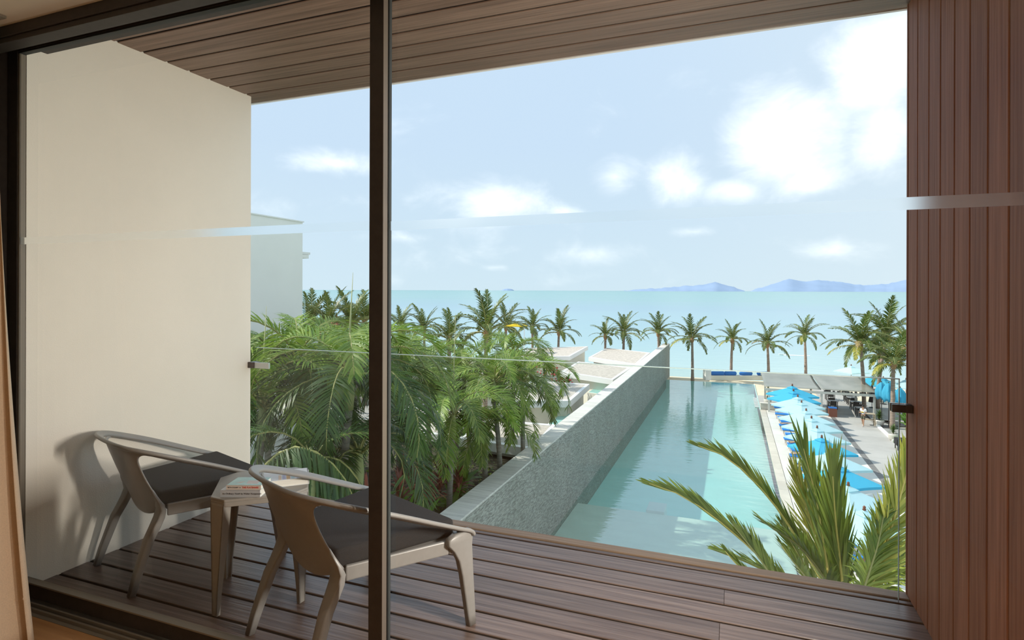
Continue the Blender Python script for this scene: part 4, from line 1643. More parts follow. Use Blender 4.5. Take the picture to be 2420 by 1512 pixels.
# long left fronds, seen on edge
bigfrond([(1960, 1470, 8.4), (1880, 1400, 8.2), (1760, 1280, 8.0), (1630, 1180, 7.8), (1535, 1142, 7.7)], 66, .70, .034, (9, 3), .02, 75, 1, (0, 0, 1), 1, tip=.3)
bigfrond([(1985, 1450, 8.6), (1920, 1330, 8.5), (1830, 1190, 8.4), (1730, 1088, 8.3), (1650, 1052, 8.2)], 66, .68, .034, (9, 3), .02, 75, 2, (0, 0, 1), 1, tip=.3)
# lower left, shorter
bigfrond([(1900, 1430, 8.0), (1850, 1390, 7.9), (1790, 1310, 7.9), (1730, 1235, 7.8)], 40, .52, .036, (24, 12), .08, 55, 3, (0, 0, 1), 0)
bigfrond([(1880, 1430, 8.8), (1840, 1370, 8.8), (1770, 1330, 8.7), (1690, 1300, 8.7)], 34, .42, .034, (26, 14), .12, 45, 4, (0, 0, 1), 0)
bigfrond([(1850, 1440, 8.3), (1790, 1380, 8.2), (1740, 1330, 8.2), (1715, 1300, 8.2)], 26, .40, .032, (26, 12), .1, 50, 14, (0, 0, 1), 1)
# dark ones in the middle left
bigfrond([(1990, 1450, 8.1), (1950, 1365, 8.0), (1890, 1290, 7.9), (1830, 1250, 7.8), (1800, 1228, 7.8)], 48, .56, .046, (36, 16), .10, 20, 5, (0, 0, 1), 0)
bigfrond([(1985, 1455, 7.9), (1930, 1390, 7.8), (1880, 1330, 7.7), (1850, 1290, 7.7)], 36, .52, .046, (38, 18), .12, 20, 15, (0, 0, 1), 0)
# upright cluster
bigfrond([(1975, 1450, 8.7), (1955, 1330, 8.8), (1930, 1180, 9.0), (1900, 1060, 9.1)], 46, .85, .042, (17, 6), .0, 12, 6, toc, 1, tip=.7)
bigfrond([(1985, 1440, 8.9), (1935, 1300, 9.1), (1905, 1190, 9.2), (1885, 1125, 9.3)], 44, .76, .036, (27, 10), .03, 10, 7, toc, 2, tip=.6)
bigfrond([(1998, 1440, 8.2), (1988, 1340, 8.1), (1976, 1230, 8.1), (1969, 1125, 8.1)], 48, .86, .048, (15, 6), .0, 10, 8, toc, 1, tip=.75)
bigfrond([(2000, 1440, 8.5), (1990, 1350, 8.5), (1962, 1250, 8.5), (1948, 1195, 8.5)], 34, .70, .040, (16, 7), .0, 10, 16, toc, 0, tip=.7)
bigfrond([(1960, 1440, 8.9), (1900, 1330, 9.0), (1865, 1270, 9.1), (1850, 1235, 9.1)], 30, .55, .034, (26, 10), .05, 20, 12, toc, 0)
# right fronds
bigfrond([(2035, 1440, 7.6), (2060, 1385, 7.5), (2100, 1270, 7.4), (2135, 1150, 7.3), (2165, 1030, 7.2)], 64, .74, .042, (34, 20), .12, 15, 9, toc, 2, tip=.5)
bigfrond([(2030, 1440, 7.5), (2045, 1385, 7.4), (2075, 1290, 7.3), (2090, 1215, 7.3)], 44, .50, .036, (40, 20), .30, 0, 17, toc, 0, tip=.5)
bigfrond([(2060, 1440, 7.9), (2110, 1370, 7.8), (2170, 1290, 7.7), (2240, 1230, 7.6)], 50, .66, .040, (62, 30), .18, 5, 10, (0, 0, 1), 0)
bigfrond([(2030, 1450, 8.0), (2050, 1380, 8.0), (2120, 1320, 7.9), (2200, 1330, 7.8)], 44, .60, .040, (62, 30), .2, 5, 11, (0, 0, 1), 0)
m = MB()
q0 = ctr
for (px, py, d, w_) in ((2000, 1040, 8.3, .022), (2036, 1270, 8.0, .018)):
    tip_ = at(px, py, d) - cp.location
    mid = (q0 + tip_) / 2 + Vector((0, 0, -.05))
    m.tube([q0, mid, tip_], [w_ * 1.4, w_ * 1.2, .003], 5)
m.build('spear_leaf', M['coco'], cp, True)
# ================================================================== RESORT FURNITURE
TZ = GZ + .048        # top of the terrace
M['para_light'] = mat('pale_blue_canvas', (.60, .87, .93), .9, var=.03, scale=3, transl=.35)
M['para_deep'] = mat('bright_blue_canvas', (.09, .58, .84), .9, var=.03, scale=3, transl=.35)
M['para_yellow'] = mat('yellow_canvas', (.85, .62, .02), .9, transl=.3)
M['finial'] = mat('brown_wood_finial', (.20, .07, .04), .5)
M['pole'] = mat('varnished_wood_pole', (.30, .14, .07), .4)
M['mattress'] = mat('blue_sunbed_fabric', (.02, .22, .62), .8, var=.06, scale=20)
M['sunbed_frame'] = mat('sunbed_frame', (.55, .50, .43), .6)
M['dark_frame'] = mat('dark_grey_frame', (.055, .052, .05), .5)
M['grey_top'] = mat('grey_table_top', (.30, .30, .29), .35, spec=.6)
M['awning'] = mat('grey_awning_membrane', (.34, .34, .29), .22, var=.14, scale=.5, spec=.9, transl=.12)
M['awning_post'] = mat('awning_post_paint', (.66, .63, .56), .5)
M['pot'] = mat('white_glazed_pot', (.72, .68, .60), .4, var=.03, scale=4)
M['shade_black'] = mat('charcoal_umbrella_fabric', (.03, .03, .035), .9)


def para_mesh(half, rise, rot, name, mt):
    """square canvas with four ridges, sagging edges and a small valance"""
    m = MB()
    n = 8
    rim = []
    for k in range(4):
        a0, a1 = R(45 + 90 * k) + rot, R(45 + 90 * (k + 1)) + rot
        p0 = Vector((math.cos(a0), math.sin(a0), 0)) * half * math.sqrt(2)
        p1 = Vector((math.cos(a1), math.sin(a1), 0)) * half * math.sqrt(2)
        for i in range(n):
            t = i / n
            q = p0.lerp(p1, t)
            q *= 1 - .055 * math.sin(PI * t)
            q.z = .0 + .03 * math.sin(PI * t)
            rim.append(q)
    N_ = len(rim)
    rings = []
    for s, zz in ((1, 0), (.66, .36), (.33, .70), (.12, .93)):
        rings.append([Vector((q.x * s, q.y * s, q.z * s + rise * zz)) for q in rim])
    m.loft(rings, cap=False)
    k = len(m.v)
    m.v.append((0, 0, rise))
    b = 3 * N_
    for i in range(N_):
        m.f.append((b + i, b + (i + 1) % N_, k))
    b = len(m.v)
    m.v += [tuple(q) for q in rim] + [(q.x * 1.002, q.y * 1.002, q.z - .12) for q in rim]
    for i in range(N_):
        m.f.append((b + i, b + (i + 1) % N_, b + N_ + (i + 1) % N_, b + N_ + i))
    return m.mesh(name, mt)


def vent_mesh(mt, rot):
    m = MB()
    c = [Vector((math.cos(R(45 + 90 * k) + rot), math.sin(R(45 + 90 * k) + rot), 0)) * .42 for k in range(4)]
    m.v = [tuple(p) for p in c] + [(0, 0, .16)]
    m.f = [(i, (i + 1) % 4, 4) for i in range(4)]
    return m.mesh('vent', mt)


ROT = R(35)
CAN = {k: para_mesh(1.28, .60, ROT, 'canopy', M[k]) for k in ('para_light', 'para_deep')}
VEN = {k: vent_mesh(M[k], ROT) for k in ('para_light', 'para_deep')}
FIN = MB().lathe([(.03, 0), (.075, .05), (.045, .10), (.06, .15), (.02, .20)], 8).mesh('finial', M['finial'], True)
POLE = MB().tube([(0, 0, 0), (0, 0, 2.48)], .03, 8).mesh('pole', M['pole'], True)
BASE = MB().lathe([(.28, 0), (.28, .06), (.06, .10), (.04, .3)], 12).mesh('base', M['dark_frame'])
RIB = MB().tube([(0.06, 0, .60), (1.74, 0, .0)], .014, 5).mesh('rib', M['pole'])


def parasol(label, loc, kind, rz=0, group='square blue parasols over the sunbeds', sc_=1.0):
    t = thing('parasol', label, 'parasol', loc, rz, group)
    mobj('base', BASE, t)
    mobj('pole', POLE, t)
    c = mobj('canopy', CAN[kind], t, (0, 0, 1.86), (0, 0, 0), (sc_, sc_, 1))
    for k in range(4):
        mobj('rib', RIB, c, (0, 0, -.025), (0, 0, R(45 + 90 * k) + ROT))
    mobj('vent', VEN[kind], t, (0, 0, 2.40))
    mobj('finial', FIN, t, (0, 0, 2.52))
    return t


pars = [(1873, 907, 'para_deep'), (1876, 919, 'para_deep'), (1886, 932.6, 'para_light'), (1895, 946, 'para_light'), (1906, 965, 'para_light'), (1918.6, 982.6, 'para_light'), (1932, 1005.5, 'para_light'), (1943, 1028, 'para_deep'), (1968, 1060, 'para_light'), (1987.5, 1094, 'para_deep'), (2006, 1139, 'para_light'), (2044, 1196, 'para_light')]
nth = ['first', 'second', 'third', 'fourth', 'fifth', 'sixth', 'seventh', 'eighth', 'ninth', 'tenth', 'eleventh', 'twelfth']
PP = []
for k, (px, py, kd) in enumerate(pars):
    hs = {0: 1.13, 1: 1.10, 2: 1.05}.get(k, 1.0)
    q = onz(px, py, TZ + 2.70 * hs)
    PP.append(q)
    parasol('%s blue parasol over the sunbeds, %s in the row counted from the awning' % ('bright' if kd == 'para_deep' else 'pale', nth[k]), (q.x, q.y, TZ), kd, R(rnd.uniform(-6, 6))).scale = (hs, hs, hs)

# parasols by the sea on the right
for lab, px, py, d, kd in (('pale blue parasol on the sand behind the awning', 2012, 876, 66, 'para_light'), ('bright blue parasol behind the awning, beside a palm trunk', 2062, 882, 58, 'para_deep'), ('bright blue parasol right of the palm trunk, above the furled ones', 2088, 892, 56, 'para_deep'), ('pale blue parasol close to the timber wall', 2142, 893, 55, 'para_light')):
    q = at(px, py, d)
    gz = GZ + .05 if q.y < 66 else -9.66
    parasol(lab, (q.x, q.y, gz), kd, rnd.uniform(-.4, .4), 'blue parasols on the beach side')

# yellow cantilever parasol
q = at(1220, 771, 60)
t = thing('parasol', 'flat yellow parasol on a thin mast among the shore palms', 'parasol', (q.x, q.y, -9.7 if q.y > 76 else -8.6))
hh = q.z - t.location.z
MB().tube([(.9, 0, 0), (.9, 0, hh + .1)], .035, 6).build('mast', M['white_metal'], t)
MB().prism([(-.95, -.9), (.95, -.9), (.95, .9), (-.95, .9)], hh, hh + .06).build('canopy', M['para_yellow'], t)
MB().loft([[Vector((-.95, -.9, hh + .06)), Vector((.95, -.9, hh + .06)), Vector((.95, .9, hh + .06)), Vector((-.95, .9, hh + .06))], [Vector((-.1, -.1, hh + .32)), Vector((.1, -.1, hh + .32)), Vector((.1, .1, hh + .32)), Vector((-.1, .1, hh + .32))]]).build('canopy_top', M['para_yellow'], t)
MB().tube([(-.15, 0, hh + .3), (-.15, 0, hh + .62), (-.02, 0, hh + .72)], .03, 6).build('crook', M['dark_frame'], t)

# ---- sunbeds (legs toward the pool)
def make_bed():
    t = thing('sunbed', 'x', 'sunbed', (0, 0, 0), 0, 'blue sunbeds along the pool')
    m = MB()
    for y in (-.33, .33):
        m.box(-1.0, 1.0, y - .025, y + .025, .30, .36)
    for x in (-.98, -.3, .4, .98):
        m.box(x - .025, x + .025, -.33, .33, .31, .35)
    m.build('frame', M['sunbed_frame'], t)
    lg = MB().tube([(0, 0, 0), (0, 0, .32)], .028, 6).mesh('leg', M['sunbed_frame'])
    for x in (-.9, .85):
        for y in (-.31, .31):
            mobj('leg', lg, t, (x, y, 0))
    MB().box(-1.02, .32, -.33, .33, .365, .43).build('mattress', M['mattress'], t, bevel=.02)
    mr_ = Matrix.Translation((.32, 0, .37)) @ Matrix.Rotation(R(-32), 4, 'Y')
    m = MB()
    m.box(0, .72, -.33, .33, 0, .065, mr_)
    m.build('backrest', M['mattress'], t, bevel=.02)
    return t


bed = make_bed()
NB = 22
ord_ = nth + ['thirteenth', 'fourteenth', 'fifteenth', 'sixteenth', 'seventeenth', 'eighteenth', 'nineteenth', 'twentieth', 'twenty-first', 'twenty-second']
beds = []
for k in range(NB):
    y = 57.6 - 1.5 * k
    lab = 'blue sunbed facing the pool, %s in the row counted from the low beige wall' % ord_[k]
    o = bed if k == 0 else copy_tree(bed, (0, 0, 0), 0, lab)
    o['label'] = lab
    o.location = (4.62 + .12 * math.sin(k * 2.1), y, TZ)
    o.rotation_euler = (0, 0, R(rnd.uniform(-3, 3)))
    beds.append(o)

# ---- awning of the terrace restaurant
aw = thing('awning', 'wide grey membrane awning on pale posts over the restaurant tables', 'awning', (2.6, 57.4, GZ + .03))
def zofpix(px, py, y):
    r = ray(px, py)
    return EYE + r.z * y / r.y
xf0, xf1 = ray(1808, 918).x * 57.4 / ray(1808, 918).y, ray(2076, 926).x * 57.4 / ray(2076, 926).y
zfr = zofpix(1950, 921, 57.4)
zbk = zofpix(1930, 885, 62.5)
xb0, xb1 = ray(1798, 882).x * 62.5 / ray(1798, 882).y, ray(2030, 890).x * 62.5 / ray(2030, 890).y
xm0 = ray(1942, 918).x * 57.4 / ray(1942, 918).y
xm1 = ray(1916, 884).x * 62.5 / ray(1916, 884).y
ox, oy, oz = aw.location


def sheet(name, c00, c10, c01, c11, sag, seed):
    m = MB()
    n = 14
    rr_ = random.Random(seed)
    for j in range(n + 1):
        for i in range(n + 1):
            s, t_ = i / n, j / n
            p = c00.lerp(c10, s).lerp(c01.lerp(c11, s), t_)
            z = p.z - sag * math.sin(PI * s) * math.sin(PI * t_) + .035 * math.sin(5 * s * PI + 3 * t_) * math.sin(PI * t_)
            m.v.append((p.x - ox, p.y - oy, z - oz))
    for j in range(n):
        for i in range(n):
            a = j * (n + 1) + i
            m.f.append((a, a + 1, a + n + 2, a + n + 1))
    o = m.build(name, M['awning'], aw, True)
    sd_ = o.modifiers.new('solidify', 'SOLIDIFY')
    sd_.thickness = .01
    return o


sheet('membrane', Vector((xf0, 57.4, zfr)), Vector((xm0, 57.4, zfr)), Vector((xb0, 62.5, zbk)), Vector((xm1, 62.5, zbk)), .12, 1)
sheet('membrane', Vector((xm0, 57.2, zfr + .04)), Vector((xf1, 57.2, zfr + .04)), Vector((xm1, 62.5, zbk + .03)), Vector((xb1, 62.5, zbk + .03)), .08, 2)
MB().box(xf0 - ox, xf1 - ox, -.22, -.1, zfr - oz - .34, zfr - oz - .12).build('front_beam', M['awning_post'], aw)
MB().box(xb0 - ox, xb1 - ox, 5.0, 5.12, zbk - oz - .3, zbk - oz - .08).build('rear_beam', M['awning_post'], aw)
sc_m = MB().box(-.09, .09, -.012, .012, -.11, 0).mesh('scallop', M['dark_frame'])
nsc = int((xf1 - xm0) / .34)
for k in range(nsc):
    mobj('scallop', sc_m, aw, (xm0 - ox + .25 + .34 * k, -.215, zfr - oz + .0))
for x, y in ((xf0 + .35, 57.4), (xm0, 57.4), (xf1 - .3, 57.4), (xb0 + .4, 62.3), (xm1, 62.3), (xb1 - .3, 62.3)):
    MB().box(x - ox - .085, x - ox + .085, y - oy - .085 - .1, y - oy + .085 - .1, 0, (zfr if y < 59 else zbk) - oz - .2).build('post', M['awning_post'], aw, bevel=.01)

# ---- dark dining sets below the awning
def make_dtable():
    t = thing('dining_table', 'x', 'table', (0, 0, 0), 0, 'dark restaurant tables under the awning')
    MB().box(-.42, .42, -.40, .40, .715, .75).build('table_top', M['grey_top'], t, bevel=.005)
    lg = MB().box(-.03, .03, -.03, .03, 0, .715).mesh('leg', M['dark_frame'])
    for x in (-.37, .37):
        for y in (-.35, .35):
            mobj('leg', lg, t, (x, y, 0))
    return t


def make_dchair():
    t = thing('dining_chair', 'x', 'chair', (0, 0, 0), 0, 'dark restaurant chairs under the awning')
    MB().box(-.25, .25, -.24, .24, .42, .46).build('seat', M['dark_frame'], t)
    MB().box(-.25, .25, -.27, -.235, .50, .86).build('backrest', M['dark_frame'], t)
    lg = MB().box(-.02, .02, -.02, .02, 0, .42).mesh('leg', M['dark_frame'])
    lb = MB().box(-.02, .02, -.02, .02, 0, .86).mesh('leg', M['dark_frame'])
    ar = MB().box(-.02, .02, -.25, .20, .62, .65).box(-.02, .02, .18, .21, .42, .62).mesh('armrest', M['dark_frame'])
    for x in (-.23, .23):
        mobj('leg', lg, t, (x, .21, 0))
        mobj('leg', lb, t, (x, -.245, 0))
        mobj('armrest', ar, t, (x, 0, 0))
    return t


dt, dc = make_dtable(), make_dchair()
tabs = [(1962, 944, 'left pair of tables under the awning, the farther one'), (1968, 965, 'left pair of tables under the awning, the nearer one'),
        (2006, 948, 'right file of tables under the awning, first from the sea'), (2014, 956, 'right file of tables under the awning, second from the sea'), (2022, 967, 'right file of tables under the awning, third from the sea'), (2036, 982, 'right file of tables under the awning, nearest the waiter'),
        (1995, 932, 'table at the sea edge of the awning floor'), (2062, 935, 'table just outside the right end of the awning')]
first = True
fc_ = True
for k, (px, py, lab) in enumerate(tabs):
    q = onz(px, py, TZ)
    l = 'dark square dining table: ' + lab
    if k == 0:
        o = dt
        o['label'] = l
    else:
        o = copy_tree(dt, (0, 0, 0), 0, l)
    o.location = (q.x, q.y, GZ + .05 if k == 7 else GZ + .03)
    for s in (-1, 1):
        l = 'dark dining chair on the %s side of the %s' % ('sea' if s > 0 else 'hotel', lab.replace('tables', 'table line'))
        l = 'dark dining chair, %s side, at %s' % ('sea' if s > 0 else 'hotel', lab.replace(' under the awning', '').replace('pair of tables', 'table pair').replace('file of tables', 'table file'))
        if fc_:
            c = dc
            fc_ = False
            c['label'] = l
        else:
            c = copy_tree(dc, (0, 0, 0), 0, l)
        c.location = (q.x + rnd.uniform(-.05, .05), q.y + s * .62, o.location.z)
        c.rotation_euler = (0, 0, (PI if s > 0 else 0) + rnd.uniform(-.1, .1))

# closed charcoal umbrella between the tables
q = onz(2044, 962, TZ)
t = thing('furled_umbrella', 'furled charcoal umbrella standing among the tables under the awning', 'umbrella', (q.x + .6, q.y, GZ + .03))
MB().lathe([(.25, 0), (.25, .06), (.05, .1)], 10).build('base', M['dark_frame'], t)
MB().tube([(0, 0, .06), (0, 0, 2.3)], .025, 6).build('pole', M['dark_frame'], t)
MB().lathe([(.30, .55), (.22, 1.0), (.13, 1.7), (.03, 2.25)], 9).build('canopy', M['shade_black'], t)

# furled blue parasols on slab bases
def furled(label, px, py, d, h, seed):
    r_ = random.Random(seed)
    q_ = at(px, py, d)
    t_ = thing('furled_parasol', label, 'parasol', (q_.x, q_.y, GZ + .05), 0, 'furled blue parasols right of the awning')
    MB().box(-.62, .62, -.5, .5, 0, .06).build('base', M['dark_frame'], t_)
    top_ = q_.z - t_.location.z
    MB().tube([(0, 0, .06), (0, 0, top_ + .1)], .035, 7).build('pole', M['dark_frame'], t_)
    m_ = MB()
    rings_ = []
    for z, rr_ in ((top_ - h, .30), (top_ - h * .8, .42), (top_ - h * .5, .40), (top_ - h * .2, .28), (top_, .06)):
        ring = []
        for j in range(20):
            a = 2 * PI * j / 20
            rr2 = rr_ * (1 + .32 * math.cos(5 * a + z) * (1 if j % 2 else .8))
            ring.append(Vector((rr2 * math.cos(a), rr2 * math.sin(a), z + (.12 * math.sin(5 * a) if z < top_ - h * .9 else 0))))
        rings_.append(ring)
    m_.loft(rings_)
    m_.build('canopy', M['para_deep'], t_, True)


furled('furled bright blue parasol hanging nearest the awning corner', 2084, 903, 48.5, 1.35, 1)
furled('furled bright blue parasol, second from the awning corner', 2101, 905, 46.5, 1.45, 2)
furled('furled bright blue parasol behind the bare palm trunk', 2113, 918, 48, 1.2, 3)
furled('furled bright blue parasol beside the balcony wall clamp', 2128, 916, 47, 1.3, 4)

# potted shrubs
def potted(label, px, py, z, hgt, mesh_, sc_):
    q_ = onz(px, py, z)
    t_ = thing('potted_plant', label, 'plant', (q_.x, q_.y, z))
    MB().lathe([(.20, 0), (.30, .12), (.36, .40), (.35, .50), (.31, .50), (.30, .44)], 14).build('pot', M['pot'], t_, True)
    mobj('stem', STEM, t_, (0, 0, .4), (0, 0, 0), (.6, .6, hgt * .6))
    mobj('leaves', mesh_, t_, (0, 0, .45), (0, 0, 0), (sc_,) * 3)
    mobj('leaves', FRN[1], t_, (.02, 0, .5 + hgt * .25), (0, 0, 1), (sc_ * .75,) * 3)


potted('round green shrub in a white pot beside the awning post', 2079, 1006, GZ + .05, .7, FRN[0], 1.05)
potted('upright green shrub in a white pot on the kerb corner', 2112, 1040, GZ + .05, .9, FRN[0], .8)
potted('small green plant in a pot on the ledge by the pool corner steps', 1815, 955, GZ + .05, .4, FRN[0], .5)
potted('small plant in a terracotta-coloured pot, farther one on the ledge by the pool corner', 1816, 931, GZ + .05, .4, FRN[0], .5)
for k, (px, py, d) in enumerate(((2140, 985, 47), (2148, 1000, 46))):
    q = at(px, py, d)
    t = thing('yellow_green_bush', 'yellow-green bush showing below the balcony wall clamp, %s one' % ('farther', 'nearer')[k], 'bush', (q.x, q.y, GZ + .05), 0, 'bushes right of the clamp')
    mobj('stem', STEM, t)
    mobj('leaves', GRN[0], t, (0, 0, .1), (0, 0, k), (1, 1, 1.2))

# service trolley by the waiter
q = onz(2052, 1006, GZ + .03)
t = thing('serving_stand', 'beige serving stand beside the waiter under the awning edge', 'stand', (q.x + .1, q.y + .3, GZ + .03))
M['beige_wood'] = mat('beige_wood', (.55, .45, .32), .6)
MB().box(-.45, .45, -.25, .25, .92, .97).build('top', M['beige_wood'], t)
MB().box(-.42, .42, -.22, .22, .45, .49).build('shelf', M['beige_wood'], t)
lg = MB().box(-.03, .03, -.03, .03, 0, .92).mesh('leg', M['beige_wood'])
for x in (-.41, .41):
    for y in (-.21, .21):
        mobj('leg', lg, t, (x, y, 0))

# black-clothed table by the lawn
q = onz(2136, 1062, GZ + .05)
M['black_cloth'] = mat('black_tablecloth', (.02, .02, .022), .9)
t = thing('cloth_table', 'small table under a black cloth at the lawn edge, close to the timber wall', 'table', (q.x + .2, q.y, GZ + .025))
MB().box(-.65, .65, -.4, .4, .72, .75).build('table_top', M['beige_wood'], t)
m = MB()
ring0 = [Vector((x, y, .755)) for x, y in rrect(.67, .42, .03, 4)]
n_ = len(ring0)
rings = [ring0, [v * 1 for v in ring0]]
rings[1] = [Vector((v.x * (1.03 + .02 * math.sin(i * 1.7)), v.y * (1.04 + .03 * math.sin(i * 2.3)), .35 + .03 * math.sin(i))) for i, v in enumerate(ring0)]
m.loft([rings[1], rings[0]])
m.build('black_cloth', M['black_cloth'], t)
lg = MB().box(-.03, .03, -.03, .03, 0, .72).mesh('leg', M['dark_frame'])
for x in (-.6, .6):
    for y in (-.35, .35):
        mobj('leg', lg, t, (x, y, 0))

# daybeds at the far end of the pool
D_ = 72.5
a_, b_ = at(1672, 905, D_), at(1805, 905, D_)
t = thing('daybed', 'long low white daybed with blue bolsters at the far end of the pool', 'daybed', (a_.x, a_.y, -9.76))
L__ = (b_ - a_).length
dirx = (b_ - a_).normalized()
t.rotation_euler = (0, 0, math.atan2(dirx.y, dirx.x))
MB().box(0, L__, -.35, .5, 0, .55).build('bench', M['cream_ext'], t, bevel=.02)
MB().box(-.35, .35, -.45, .6, 0, 1.22).build('end_block', M['white_ext'], t, bevel=.02)
for k, (x0, x1) in enumerate(((.5, 2.2), (2.15, 3.7), (4.1, 5.7), (6.3, 7.8))):
    m = MB()
    m.tube([(x0, .1, .78), (x0 + .12, .1, .78), (x1 - .12, .1, .78), (x1, .1, .78)], [.12, .26, .26, .12], 12)
    u = m.build('bolster', M['blue_cover'], t, True)

# ---- red pointed roof beyond the palms
M['red_tile'] = mat('red_roof_tile', (.30, .07, .045), .8, var=.2, scale=4)
q = at(795, 775, 52)
t = thing('small_pavilion', 'small pavilion with a steep red pointed roof between the coconut palms', 'building', (q.x, q.y, -8.6))
h = q.z + 8.6
MB().box(-1.3, 1.3, -1.3, 1.3, 0, h - .9).build('wall', M['cream_ext'], t)
MB().lathe([(2.1, h - .9), (1.0, h - .1), (.35, h + .6), (.05, h + 1.2)], 8).build('roof', M['red_tile'], t)

# ================================================================== PEOPLE
M['skin'] = mat('skin', (.50, .27, .17), .6)
M['skin_light'] = mat('light_skin', (.66, .40, .29), .6)
M['hair'] = mat('black_hair', (.012, .01, .009), .6)
M['shirt'] = mat('white_shirt', (.82, .82, .82), .8)
M['shorts'] = mat('olive_grey_shorts', (.12, .11, .075), .9)
M['shoe'] = mat('white_shoe', (.75, .74, .72), .6)
M['black_swim'] = mat('black_swimwear', (.015, .015, .018), .8)
M['navy_cloth'] = mat('navy_cloth', (.02, .03, .10), .8)


def skin_obj(name, verts, edges, radii, mt, parent, root=0, lv=2):
    me = bpy.data.meshes.new(name)
    me.from_pydata([tuple(v) for v in verts], edges, [])
    me.materials.append(mt)
    o = mobj(name, me, parent)
    sk = o.modifiers.new('skin', 'SKIN')
    sk.use_smooth_shade = True
    for i, r_ in enumerate(radii):
        rx, ry = (r_, r_) if isinstance(r_, (int, float)) else r_
        me.skin_vertices[0].data[i].radius = (rx, ry)
        me.skin_vertices[0].data[i].use_root = (i == root)
    sb = o.modifiers.new('subsurf', 'SUBSURF')
    sb.levels = sb.render_levels = lv
    return o


def person(name, label, loc, rz, J, skin, wear, group=None, hair=True):
    """J: joint positions; the body is one skinned figure, clothes are shells over it"""
    t = thing(name, label, 'person', loc, rz, group)
    V_, E_, R_ = [], [], []

    def add(p, r_, par=None):
        V_.append(Vector(p))
        R_.append(r_)
        if par is not None:
            E_.append((par, len(V_) - 1))
        return len(V_) - 1
    pel = add(J['pelvis'], (.135, .10))
    sp_1 = add(J['spine'], (.12, .095), pel)
    ch = add(J['chest'], (.15, .11), sp_1)
    nk = add(J['neck'], .052, ch)
    hd_ = Vector(J['head'])
    up_ = (hd_ - Vector(J['neck'])).normalized()
    h1 = add(hd_ - up_ * .03, (.078, .085), nk)
    h2 = add(hd_ + up_ * .05, (.082, .095), h1)
    add(hd_ + up_ * .115, (.05, .06), h2)
    idx = {}
    for s, nm in ((-1, 'l'), (1, 'r')):
        sh = add(J['sh' + nm], .062, ch)
        e_ = add(J['el' + nm], .042, sh)
        w_ = add(J['wr' + nm], .028, e_)
        dv = (Vector(J['wr' + nm]) - Vector(J['el' + nm])).normalized()
        sd_ = dv.cross(Vector((0, 0, 1)))
        sd_ = sd_.normalized() if sd_.length > .1 else Vector((1, 0, 0))
        pm = add(Vector(J['wr' + nm]) + dv * .07, (.038, .018), w_)
        for f in range(4):
            o_ = (f - 1.5) * .02
            k1 = add(V_[pm] + dv * .045 + sd_ * o_, .009, pm)
            k2 = add(V_[k1] + dv * (.03 + .006 * (f in (1, 2))) + Vector((0, 0, -.008)), .008, k1)
            add(V_[k2] + dv * .022 + Vector((0, 0, -.014)), .007, k2)
        th = add(Vector(J['wr' + nm]) + dv * .035 + sd_ * .038, .010, w_)
        add(V_[th] + dv * .035 + sd_ * .015, .009, th)
        hp = add(J['hip' + nm], .088, pel)
        kn = add(J['kn' + nm], .058, hp)
        an = add(J['an' + nm], .038, kn)
        tv = Vector(J['to' + nm])
        add(V_[an].lerp(tv, .45) + Vector((0, 0, -.01)), .038, an)
        add(tv, .026, len(V_) - 1)
    skin_obj('body', V_, E_, R_, skin, t)
    fwd = Vector(J.get('face', (0, -1, 0))).normalized()
    sdv = fwd.cross(up_).normalized()
    m = MB()
    m.ball(hd_ + fwd * .098, .016, 6, 5)
    m.ball(hd_ + sdv * .086, .022, 6, 5)
    m.ball(hd_ - sdv * .086, .022, 6, 5)
    m.build('face', skin, t, True)
    m = MB()
    for s in (-1, 1):
        m.ball(hd_ + fwd * .086 + up_ * .03 + sdv * .032 * s, .011, 6, 4)
    m.box(-.025, .025, -.004, .004, -.005, .005, Matrix.Translation(hd_ + fwd * .088 - up_ * .042) @ Matrix.Rotation(math.atan2(sdv.y, sdv.x), 4, 'Z'))
    m.build('eyes_and_mouth', M['hair'], t)
    if hair:
        m = MB()
        m.ball(hd_ + up_ * .075 - fwd * .022, .104, 12, 8, (.95, 1, .9))
        m.build('hair', M['hair'], t, True)
    for nm, mt, chain in wear:
        vs, es, rs = [], [], []
        for path in chain:
            prev = None
            for (jn, r_, off) in path:
                key = Vector(J[jn]) if isinstance(jn, str) else Vector(J[jn[0]]).lerp(Vector(J[jn[1]]), jn[2])
                key = key + Vector(off)
                hit = [i for i, v in enumerate(vs) if (v - key).length < 1e-4]
                if hit:
                    i = hit[0]
                else:
                    vs.append(key)
                    rs.append(r_)
                    i = len(vs) - 1
                if prev is not None and (prev, i) not in es and prev != i:
                    es.append((prev, i))
                prev = i
        skin_obj(nm, vs, es, rs, mt, t)
    return t


